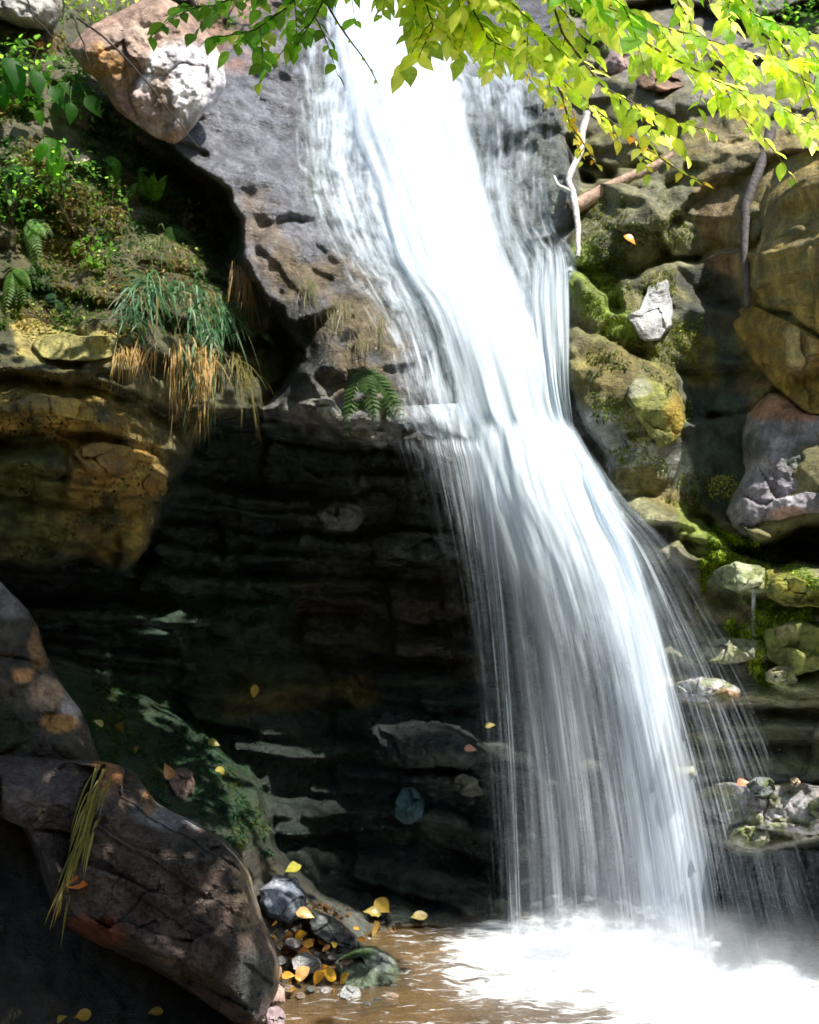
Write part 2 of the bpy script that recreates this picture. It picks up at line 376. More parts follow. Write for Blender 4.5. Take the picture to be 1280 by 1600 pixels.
FEAT = [([(955, 320), (1000, 300), (1060, 318), (1112, 368), (1100, 395), (1050, 428), (1010, 402), (975, 380)], .16, -.06, .10, (.17, .16, .09)),
        ([(1015, 390), (1037, 382), (1084, 407), (1084, 420), (1046, 428), (1024, 412)], .10, .0, .2, (.26, .25, .15)),
        ([(920, 376), (943, 361), (970, 392), (1012, 446), (998, 460), (965, 437), (929, 405)], -.26, 0, 0, (.05, .055, .03)),  # dark colour stands in for the shade of this hole
        ([(1046, 432), (1096, 412), (1154, 436), (1156, 500), (1134, 540), (1087, 472)], -.22, 0, 0, (.04, .042, .03)),  # shade of the hollow put into the colour
        ([(896, 410), (914, 392), (961, 450), (1000, 532), (970, 520), (922, 482)], .13, .12, .0, (.17, .23, .03)),
        ([(912, 556), (956, 530), (1000, 546), (998, 588), (976, 636), (934, 612)], .13, .10, .05, (.15, .12, .035)),
        ([(1066, 512), (1114, 526), (1126, 606), (1088, 632), (1070, 590)], .10, -.1, .05, (.13, .115, .035)),
        ([(1082, 292), (1123, 262), (1156, 304), (1160, 428), (1118, 402), (1087, 354)], .13, -.12, .03, (.24, .17, .08)),
        ([(1096, 196), (1217, 206), (1200, 292), (1160, 302), (1110, 252)], .10, .05, .1, (.22, .18, .085)),
        ([(872, 640), (934, 642), (992, 690), (1016, 722), (956, 738), (889, 700)], .16, .12, .10, (.36, .37, .34)),
        ([(1019, 713), (1069, 690), (1088, 736), (1080, 778), (1037, 760)], .12, .1, .05, (.30, .31, .28)),
        ([(956, 732), (1015, 726), (1087, 784), (1080, 814), (1024, 788), (965, 756)], .14, .1, .1, (.17, .14, .045)),
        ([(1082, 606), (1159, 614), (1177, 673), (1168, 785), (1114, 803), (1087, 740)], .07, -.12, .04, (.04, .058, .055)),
        ([(1060, 790), (1120, 822), (1170, 850), (1180, 872), (1110, 872), (1062, 836)], .14, .05, .1, (.24, .30, .05)),
        ([(1060, 940), (1120, 930), (1180, 950), (1175, 975), (1100, 985), (1050, 970)], .12, .05, .05, (.18, .16, .07)),
        ([(1100, 1120), (1200, 1105), (1310, 1120), (1310, 1165), (1200, 1175), (1110, 1160)], .16, .0, .08, (.18, .19, .13)),
        ([(1040, 1010), (1110, 1000), (1190, 1010), (1190, 1040), (1100, 1052), (1040, 1040)], .16, .0, .12, (.34, .34, .22)),  # pale ledge colours from here on make up for missing sun
        ([(1030, 1062), (1150, 1050), (1175, 1080), (1150, 1106), (1050, 1104)], .16, .0, .12, (.40, .33, .24)),
        ([(1170, 1060), (1310, 1050), (1310, 1092), (1200, 1100)], .16, .0, .12, (.26, .29, .14)),
        ([(1060, 1180), (1160, 1170), (1200, 1196), (1120, 1215), (1060, 1210)], .14, .0, .12, (.32, .31, .24)),
        ([(1180, 890), (1300, 905), (1310, 950), (1200, 945)], .14, .0, .12, (.30, .32, .05)),
        ([(1080, 1290), (1200, 1285), (1310, 1296), (1310, 1330), (1160, 1345), (1090, 1318)], .12, .0, .12, (.36, .35, .26)),
        ([(1010, 860), (1070, 850), (1105, 885), (1090, 920), (1030, 925)], .10, .05, .05, (.22, .21, .16))]
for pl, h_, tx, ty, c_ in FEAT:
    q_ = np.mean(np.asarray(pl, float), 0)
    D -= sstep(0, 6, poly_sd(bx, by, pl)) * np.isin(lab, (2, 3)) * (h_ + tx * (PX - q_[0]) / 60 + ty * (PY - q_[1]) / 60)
# keep the bank dry rock above the bed only where it should be
YB = blur(Y, 14); YW = blur(blur(Y, 16), 12)
XYZ = at(PX, PY, Y)

def samp(arr, px, py):
    fx = np.clip((np.asarray(px, float) - gx[0]) / STEP, 0, len(gx) - 1.001); fy = np.clip((np.asarray(py, float) - gy[0]) / STEP, 0, len(gy) - 1.001)
    i, j = fy.astype(int), fx.astype(int); v, u = fy - i, fx - j
    return (arr[i, j] * (1 - u) + arr[i, j + 1] * u) * (1 - v) + (arr[i + 1, j] * (1 - u) + arr[i + 1, j + 1] * u) * v
def cy(px, py): return samp(Y, px, py)
def cyb(px, py): return samp(YB, px, py)
Y4 = blur(Y, 4)
def cy4(px, py): return samp(Y4, px, py)
def cyw(px, py): return samp(YW, px, py)

# surface colour of the bedrock: minerals, algae and moss zones, some tones standing in for light or shade
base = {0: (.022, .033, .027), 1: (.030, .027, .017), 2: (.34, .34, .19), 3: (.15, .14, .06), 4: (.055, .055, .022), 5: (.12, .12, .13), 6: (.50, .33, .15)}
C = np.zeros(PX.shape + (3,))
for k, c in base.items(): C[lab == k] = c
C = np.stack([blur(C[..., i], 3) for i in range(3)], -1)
jx = PX + 26 * fbm(PX / 45, PY / 45, 0 * PX, 4, 61); jy = PY + 26 * fbm(PX / 45, PY / 45, 0 * PX + 3, 4, 62)
patch = fbm(PX / 28, PY / 28, 0 * PX, 5, 63, .6)
def paint(poly, c, softpx=18, k=1.0, br=.0, only=None):
    global C
    m = sstep(-softpx, softpx, poly_sd(jx, jy, poly)) * k
    if br: m = m * sstep(-br, br * .6, patch + .1)
    if only is not None: m = m * np.isin(lab, only)
    C = C * (1 - m[..., None]) + np.array(c) * m[..., None]
# left cliff
paint([(0, 250), (330, 250), (350, 480), (0, 500)], (.075, .06, .022), 40, .8, .5, (4,))
paint([(-50, 60), (110, 60), (180, 200), (60, 330), (-50, 300)], (.12, .10, .06), 30, .7, .5, (4,))
paint([(20, 510), (190, 515), (200, 565), (30, 570)], (.34, .28, .08), 10, .95, 0, (4,))
paint([(-60, 600), (180, 590), (190, 670), (-60, 680)], (.34, .23, .045), 18, .9, .5, (4,))
paint([(90, 660), (240, 640), (270, 760), (190, 800), (110, 760)], (.30, .18, .035), 16, .9, .6, (4,))
paint([(60, 770), (240, 750), (220, 880), (130, 880)], (.36, .24, .05), 22, .9, .6, (4,))
paint([(190, 560), (330, 640), (290, 720), (200, 660)], (.16, .13, .05), 22, .8, .4, (4,))
paint([(-200, 690), (90, 700), (110, 860), (-200, 880)], (.12, .13, .03), 30, .85, .4, (4,))  # tone lightened to offset the shade under the overhang
# slab beside the water
paint([(300, 60), (420, 70), (500, 140), (500, 420), (430, 470), (370, 380), (300, 240)], (.17, .175, .205), 25, .9, 0, (5,))
paint([(260, -100), (420, -100), (410, 110), (300, 90)], (.30, .17, .12), 25, .9, .5, (5,))
paint([(340, 280), (420, 300), (480, 440), (420, 470), (370, 370)], (.24, .18, .13), 25, .7, .4, (5,))
paint([(420, 380), (610, 420), (640, 640), (520, 640), (440, 500)], (.17, .13, .075), 25, .85, .4, (5,))
paint([(380, 480), (490, 470), (520, 600), (400, 620)], (.025, .03, .025), 22, .9, 0, (5,))  # wet hollow, its shade painted in as near black
paint([(400, 610), (620, 640), (650, 700), (540, 690), (400, 650)], (.24, .24, .21), 12, .9, .5, (5, 0))
paint([(480, 100), (880, 100), (880, 460), (640, 500), (480, 300)], (.13, .15, .13), 20, .9, 0, (5,))
# cave
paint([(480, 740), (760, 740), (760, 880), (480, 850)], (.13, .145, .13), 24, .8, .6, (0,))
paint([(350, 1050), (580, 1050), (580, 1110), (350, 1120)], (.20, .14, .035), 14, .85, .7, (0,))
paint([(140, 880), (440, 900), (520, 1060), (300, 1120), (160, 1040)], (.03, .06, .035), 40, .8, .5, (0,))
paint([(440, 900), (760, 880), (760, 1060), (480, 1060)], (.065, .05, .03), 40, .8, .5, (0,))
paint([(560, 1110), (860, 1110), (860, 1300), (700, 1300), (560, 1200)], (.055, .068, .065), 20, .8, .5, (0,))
paint([(850, 800), (1080, 800), (1100, 1300), (880, 1300)], (.13, .12, .09), 30, .8, .3, (0, 2))
# bank
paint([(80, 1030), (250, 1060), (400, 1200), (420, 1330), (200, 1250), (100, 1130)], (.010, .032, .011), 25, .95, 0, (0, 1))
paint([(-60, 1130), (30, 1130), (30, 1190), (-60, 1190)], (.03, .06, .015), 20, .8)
paint([(380, 1390), (600, 1400), (640, 1560), (420, 1600)], (.09, .095, .085), 20, .8, .4, (1,))
paint([(400, 1560), (620, 1560), (620, 1660), (400, 1660)], (.28, .13, .04), 20, .8, 0, (1, 6))
# right
paint([(860, 180), (1300, 180), (1300, 120), (1300, -50), (880, -50)], (.17, .16, .14), 25, .8, .4, (3,))
paint([(900, 300), (1120, 270), (1130, 420), (960, 430)], (.15, .15, .085), 25, .9, 0, (3,))
paint([(885, 370), (930, 370), (1010, 540), (960, 560), (885, 480)], (.17, .22, .035), 14, .95, .4, (3,))
paint([(1060, 190), (1300, 190), (1300, 640), (1160, 560), (1130, 400)], (.22, .165, .05), 25, .9, .2, (3,))
paint([(1100, 330), (1160, 330), (1160, 440), (1105, 430)], (.24, .15, .10), 15, .8, 0, (3,))
paint([(900, 540), (1060, 540), (1080, 690), (990, 700), (900, 640)], (.15, .13, .03), 18, .9, .3, (3,))
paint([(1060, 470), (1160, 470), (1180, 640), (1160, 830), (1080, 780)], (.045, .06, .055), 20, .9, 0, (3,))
paint([(860, 620), (1000, 670), (1090, 740), (1060, 780), (920, 730)], (.34, .35, .31), 14, .9, .4, (3,))
paint([(960, 690), (1060, 730), (1110, 800), (1040, 790)], (.16, .15, .05), 14, .9, .4, (3, 2))
paint([(1150, 600), (1300, 600), (1320, 700), (1200, 680)], (.34, .17, .11), 16, .8, .5, (3,))
# ledges, raised tones stand in for sun that does not reach them
paint([(1060, 780), (1130, 830), (1280, 880), (1300, 960), (1110, 950), (1050, 860)], (.20, .24, .05), 16, .95, .4, (2,))
paint([(1100, 870), (1200, 870), (1200, 925), (1110, 925)], (.36, .38, .22), 10, .9, .3, (2,))
paint([(1090, 970), (1300, 960), (1300, 1060), (1190, 1090), (1070, 1050)], (.21, .22, .10), 20, .9, .5, (2,))
paint([(1020, 880), (1130, 930), (1080, 1000), (1020, 1000)], (.17, .12, .07), 20, .8, .2, (2,))
paint([(1030, 1040), (1150, 1040), (1150, 1100), (1050, 1100)], (.30, .24, .17), 14, .9, .5, (2,))
paint([(1080, 1110), (1320, 1100), (1320, 1200), (1100, 1190)], (.30, .31, .22), 20, .9, .4, (2,))
paint([(1080, 1200), (1320, 1210), (1320, 1330), (1100, 1330)], (.31, .29, .26), 16, .95, .4, (2,))
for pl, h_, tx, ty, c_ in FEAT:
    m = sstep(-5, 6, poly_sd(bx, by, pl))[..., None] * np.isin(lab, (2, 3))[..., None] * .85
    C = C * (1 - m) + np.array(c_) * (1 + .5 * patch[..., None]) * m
C = np.clip(C, .004, .8)

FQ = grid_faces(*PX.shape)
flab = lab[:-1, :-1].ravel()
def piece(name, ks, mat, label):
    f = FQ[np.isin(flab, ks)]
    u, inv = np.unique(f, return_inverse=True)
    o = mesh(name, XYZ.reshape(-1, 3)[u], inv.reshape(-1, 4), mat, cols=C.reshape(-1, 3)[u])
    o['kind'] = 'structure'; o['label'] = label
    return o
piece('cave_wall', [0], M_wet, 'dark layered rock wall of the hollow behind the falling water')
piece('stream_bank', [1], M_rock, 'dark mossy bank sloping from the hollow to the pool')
piece('rock_ledges', [2], M_wet, 'stepped mossy ledges right of the falling water')
piece('cliff_face', [3], M_rock, 'jointed golden brown and olive cliff right of the waterfall')
piece('overgrown_cliff', [4], M_rock, 'overgrown mossy cliff with golden rock layers left of the hollow')
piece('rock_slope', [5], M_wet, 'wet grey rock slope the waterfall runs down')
piece('stream_bed', [6], M_wet, 'tan gravelly bed under the pool')

# surrounding gorge: stream ground, hillsides and an unseen facing bank raised to block low sky (one sheet)
gxs = np.linspace(-60, 60, 181); gys = np.linspace(-60, 70, 181)
GX, GY = np.meshgrid(gxs, gys)
dside = np.maximum(np.abs(GX - .3 * GY) - 4.8, 0); dback = np.maximum(-GY - 4.5, 0)
gz = -.55 + 1.0 * np.minimum(dback, 14) + .95 * np.minimum(dside, 12) * sstep(9, 2, GY)
gz = np.maximum(gz, np.where(GY > 12, 6.0 + .55 * np.minimum(GY - 12, 25), -9))
gz += .5 * fbm(GX * .35, GY * .35, 0 * GX, 4, 71) * sstep(.0, 3, gz + .5) - .0
M_ground, n_, l_ = new_mat('forest_floor')
o_ = N(n_, 'ShaderNodeOutputMaterial'); p_ = N(n_, 'ShaderNodeBsdfPrincipled'); l_.new(p_.outputs[0], o_.inputs[0])
g_ = N(n_, 'ShaderNodeNewGeometry').outputs['Position']
r_ = N(n_, 'ShaderNodeValToRGB'); l_.new(noise(n_, l_, g_, 1.5, 8, .7), r_.inputs[0])
r_.color_ramp.elements[0].position = .35; r_.color_ramp.elements[0].color = (.02, .03, .01, 1); r_.color_ramp.elements[1].position = .65; r_.color_ramp.elements[1].color = (.06, .045, .02, 1)
l_.new(r_.outputs[0], p_.inputs['Base Color']); p_.inputs['Roughness'].default_value = .9
tag(mesh('ground', np.stack([GX, GY, gz], -1), grid_faces(181, 181), M_ground), 'forest floor and banks around the stream, with an unseen facing bank added to block sky', None, None, 'structure')

# ---------------------------------------------------------------- rocks
def chaikin(p, n=2):
    p = np.asarray(p, float)
    for k in range(n):
        a = .87 if k == 0 else .75
        q = np.roll(p, -1, 0); p = np.stack([a * p + (1 - a) * q, (1 - a) * p + a * q], 1).reshape(-1, 2)
    return p
def resample(p, n, closed=True):
    p = np.asarray(p, float)
    if closed: p = np.vstack([p, p[:1]])
    s = np.concatenate([[0], np.cumsum(np.linalg.norm(np.diff(p, axis=0), axis=1))])
    t = np.linspace(0, s[-1], n + 1)[:-1] if closed else np.linspace(0, s[-1], n)
    return np.stack([np.interp(t, s, p[:, i]) for i in range(p.shape[1])], -1)

def rock(name, label, outline, c, thick=.14, depth=None, out=0.0, facets=5, seed=1, rough_=.035, patches=(), mat=None, group=None, cat='rock', power=3.0, shape=None, res=(150, 44), hug=True, edge=.06, blk=.5, conform=False, moss=0.0):
    """a stone with the given silhouette at its own depth; bulges towards the viewer, closed behind"""
    r = np.random.default_rng(seed)
    nb, nr = res
    b = resample(chaikin(outline, 1 if conform else 2), nb)
    cen = b.mean(0)
    ang = np.linspace(0, 2 * np.pi, nb, endpoint=False)
    size = np.sqrt(((b - cen) ** 2).sum(1)).mean()
    b = cen + (b - cen) * (1 + edge * fbm(np.cos(ang) * 2.5, np.sin(ang) * 2.5, 0 * ang + seed, 4, seed))[:, None]
    if depth is None:
        yy = cyb(b[:, 0], b[:, 1]); A = np.stack([np.ones(nb), b[:, 0] - cen[0], b[:, 1] - cen[1]], 1)
        co_, *_ = np.linalg.lstsq(A, yy, rcond=None)
        lim = .0035
        co_[1:] = np.clip(co_[1:], -lim, lim) * (1 if hug else .3)
        co_[0] = np.median(yy) - out
    else:
        co_ = np.array([depth[0] if isinstance(depth, (tuple, list)) else depth, 0, 0], float)
        if isinstance(depth, (tuple, list)): co_[1:] = depth[1:]
    t = np.linspace(0, 1, nr)[:, None]
    PXr = cen[0] + (b[:, 0] - cen[0]) * t; PYr = cen[1] + (b[:, 1] - cen[1]) * t
    plane = co_[0] + co_[1] * (PXr - cen[0]) + co_[2] * (PYr - cen[1])
    if conform: plane = .75 * cy4(PXr, PYr) + .25 * plane - out + .03 * (t > .97)
    h = (1 - t ** (power * 1.7)) ** .6 * (1 - .18 * t * t) + 0 * PXr
    u, v = (PXr - cen[0]) / size, (PYr - cen[1]) / size
    for _ in range(facets):       # broken faces
        a = r.uniform(0, 2 * np.pi); k = r.uniform(.35, 1.0); o_f = r.uniform(.75, 1.05)
        h = np.minimum(h, o_f + .10 - k * (np.cos(a) * u + np.sin(a) * v) * .8)
    wa = u / 1.05 + seed * 1.7 + .18 * fbm(u * 2, v * 2, 0 * u + seed, 3, seed + 7); wb = v / 1.05 + seed * .9 + .18 * fbm(u * 2, v * 2, 0 * u + 5 + seed, 3, seed + 8)
    wo, wp, we = worley_planes(wa, wb, seed)
    h = h + (blk * (.55 * wp + .35 * wo) - .10 * blk * np.exp(-we * 16)) * (1 - t ** 5)
    h = np.clip(h, -.3, 1.5)
    if shape is not None: h = shape(PXr, PYr, h)
    ppm = FPX / co_[0]
    xw, zw = PXr / ppm, PYr / ppm
    nz = fbm(xw * 3.2 + seed, zw * 3.2, 0 * xw, 5, seed + 2, .55)
    nz2 = fbm(xw * 16 + seed, zw * 16, 0 * xw, 3, seed + 4, .55)
    fade = np.sqrt(np.clip(1 - t ** 6, 0, 1))
    front = plane - thick * h - (rough_ * 1.8 * nz + rough_ * .5 * nz2) * fade
    back = plane + thick * .9 * (1 - t ** 2.2) ** .6 + 0 * PXr
    V = np.concatenate([at(PXr, PYr, front).reshape(-1, 3), at(PXr[:-1], PYr[:-1], back[:-1]).reshape(-1, 3)])
    fi = np.arange(nr * nb).reshape(nr, nb); bi = np.concatenate([(np.arange((nr - 1) * nb) + nr * nb).reshape(nr - 1, nb), fi[-1:]])
    def quads(I, flip):
        J = np.roll(I, -1, 1)
        q = np.stack([I[:-1], I[1:], J[1:], J[:-1]], -1).reshape(-1, 4)
        return q[:, ::-1] if flip else q
    F = np.concatenate([quads(fi, False), quads(bi, True)])
    Cc = np.tile(np.asarray(c, float), (len(V), 1))
    Cf = np.tile(np.asarray(c, float), (nr, nb, 1))
    wxx = PXr + 10 * fbm(PXr / 22, PYr / 22, 0 * PXr + seed, 4, 91); wyy = PYr + 10 * fbm(PXr / 22, PYr / 22, 0 * PXr + 7 + seed, 4, 92)
    for (x, y, rx, ry, pc, st) in patches:
        dd = np.sqrt(((wxx - x) / rx) ** 2 + ((wyy - y) / ry) ** 2)
        m = sstep(1.15, .7, dd)[..., None] * st
        Cf = Cf * (1 - m) + np.array(pc) * m
    if moss:
        m = sstep(-.12, .30, fbm(PXr / 16 + seed, PYr / 12, 0 * PXr, 5, seed + 40, .6))[..., None] * moss
        Cf = Cf * (1 - m) + np.array((.13, .16, .03)) * m
    Cc[:nr * nb] = Cf.reshape(-1, 3)
    o = mesh(name, V, F, mat or M_rock, cols=Cc)
    recenter(o, at(cen[0], cen[1], co_[0]))
    return tag(o, label, cat, group)

# the fallen boulder in the lower left corner and the stone leaning above it
def boulder_shape(px, py, h):
    wx_ = px + 9 * fbm(px / 50, py / 50, 0 * px, 3, 15); wy_ = py + 9 * fbm(px / 50, py / 50, 0 * px + 4, 3, 16)
    left = .62 + .0016 * (wy_ - 1300) - .0006 * (wx_ - 80)
    right = .86 + .0006 * (wy_ - 1400) - .0014 * (wx_ - 230)
    end = 1.0 - .0062 * (wx_ - 325)
    under = .80 - .0085 * (wy_ - (1432 + .40 * (wx_ - 100)))
    lund = .80 - .010 * ((wy_ - 1200) * .42 - wx_ - 4)
    top = .20 + .0075 * (wy_ - (1236 + .40 * (wx_ - 245)))
    d = wx_ - (160 - (wy_ - 1190) * .31)                  # cleft from the top edge down to the left
    f = np.where(d < 0, left, np.minimum(right, np.where(wx_ > 190, top, 9)))
    f = np.minimum(np.minimum(f, end), np.minimum(under, lund))
    q1 = (wx_ * .55 + wy_ * -.9) / 60; f = f - .07 * np.abs(np.mod(q1, 1) - .35) * (d > 0)   # slanting joints
    f = f - .26 * np.exp(-np.abs(d) / 9) * sstep(1470, 1400, py)
    o1, p1, e1 = worley_planes((wx_ + .5 * wy_) / 150, (wy_ - .45 * wx_) / 75, 77); o2, p2, e2 = worley_planes(wx_ / 34 + .5 * wy_ / 34, wy_ / 30, 78)
    f = f + .16 * p1 + .04 * o1 + .025 * p2 + .008 * o2 - .012 * np.exp(-e1 * 20)
    return np.clip(np.minimum(f, h * 1.15), -.3, 1.3)
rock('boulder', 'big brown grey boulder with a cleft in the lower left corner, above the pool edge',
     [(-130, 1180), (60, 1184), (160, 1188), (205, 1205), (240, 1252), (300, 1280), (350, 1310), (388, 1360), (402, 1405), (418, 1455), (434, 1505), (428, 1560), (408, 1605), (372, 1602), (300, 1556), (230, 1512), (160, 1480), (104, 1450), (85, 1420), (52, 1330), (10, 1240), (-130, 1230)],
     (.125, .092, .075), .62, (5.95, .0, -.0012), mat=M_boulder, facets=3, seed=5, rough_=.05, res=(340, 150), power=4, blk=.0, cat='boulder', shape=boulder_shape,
     patches=[(60, 1230, 90, 40, (.20, .155, .14), .8), (270, 1270, 70, 26, (.36, .34, .35), .9), (168, 1205, 24, 34, (.52, .24, .10), .95), (140, 1460, 60, 28, (.46, .14, .08), .95), (280, 1390, 60, 26, (.21, .15, .12), .8),  # orange and pale patches paint lit edges, highlights and top light
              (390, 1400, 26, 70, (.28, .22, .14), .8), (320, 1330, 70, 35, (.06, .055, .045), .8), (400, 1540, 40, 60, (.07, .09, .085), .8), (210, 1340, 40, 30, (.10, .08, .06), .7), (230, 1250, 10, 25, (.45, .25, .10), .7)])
rock('leaning_rock', 'dark wet stone with tawny patches and painted sun flecks leaning in from the left edge above the big boulder',
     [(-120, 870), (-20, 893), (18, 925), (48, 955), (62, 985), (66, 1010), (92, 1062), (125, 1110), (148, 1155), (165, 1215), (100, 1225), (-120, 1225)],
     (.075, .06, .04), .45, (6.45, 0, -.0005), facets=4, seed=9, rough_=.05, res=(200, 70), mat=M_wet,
     patches=[(20, 935, 45, 30, (.30, .27, .27), .8), (60, 1010, 16, 40, (.32, .17, .06), .8), (80, 1085, 40, 28, (.56, .38, .25), .95), (110, 1110, 22, 26, (.52, .44, .42), .9), (95, 1130, 30, 12, (.56, .28, .08), .95), (38, 1052, 18, 14, (.56, .29, .13), .95), (10, 1140, 50, 40, (.03, .05, .014), .8)])  # bright orange and buff patches paint sun flecks on the stone
# upper left
rock('pinkish_boulder', 'pink and orange boulder with a white face, hanging over the overgrown cliff',
     [(103, 74), (128, 52), (190, 15), (245, -12), (300, 18), (350, 92), (354, 130), (334, 165), (298, 206), (272, 230), (236, 210), (182, 172), (152, 122), (132, 112)],
     (.34, .22, .16), .26, (7.95, .0006, -.001), facets=5, seed=12, rough_=.06, res=(200, 70), cat='boulder', blk=.7,
     patches=[(165, 95, 40, 26, (.45, .24, .07), .9), (215, 60, 60, 30, (.38, .28, .22), .8), (290, 128, 75, 66, (.70, .67, .72), .95), (240, 175, 40, 40, (.40, .30, .29), .8), (255, 140, 18, 40, (.26, .17, .10), .7)])
rock('corner_stone', 'rounded grey stone cut by the top left corner of the view', [(-80, -70), (80, -70), (102, 10), (88, 48), (40, 46), (0, 30), (-80, 25)], (.30, .28, .24), .35, (8.2, 0, -.0008), seed=14, rough_=.05,
     patches=[(50, 10, 40, 26, (.42, .40, .37), .8)])
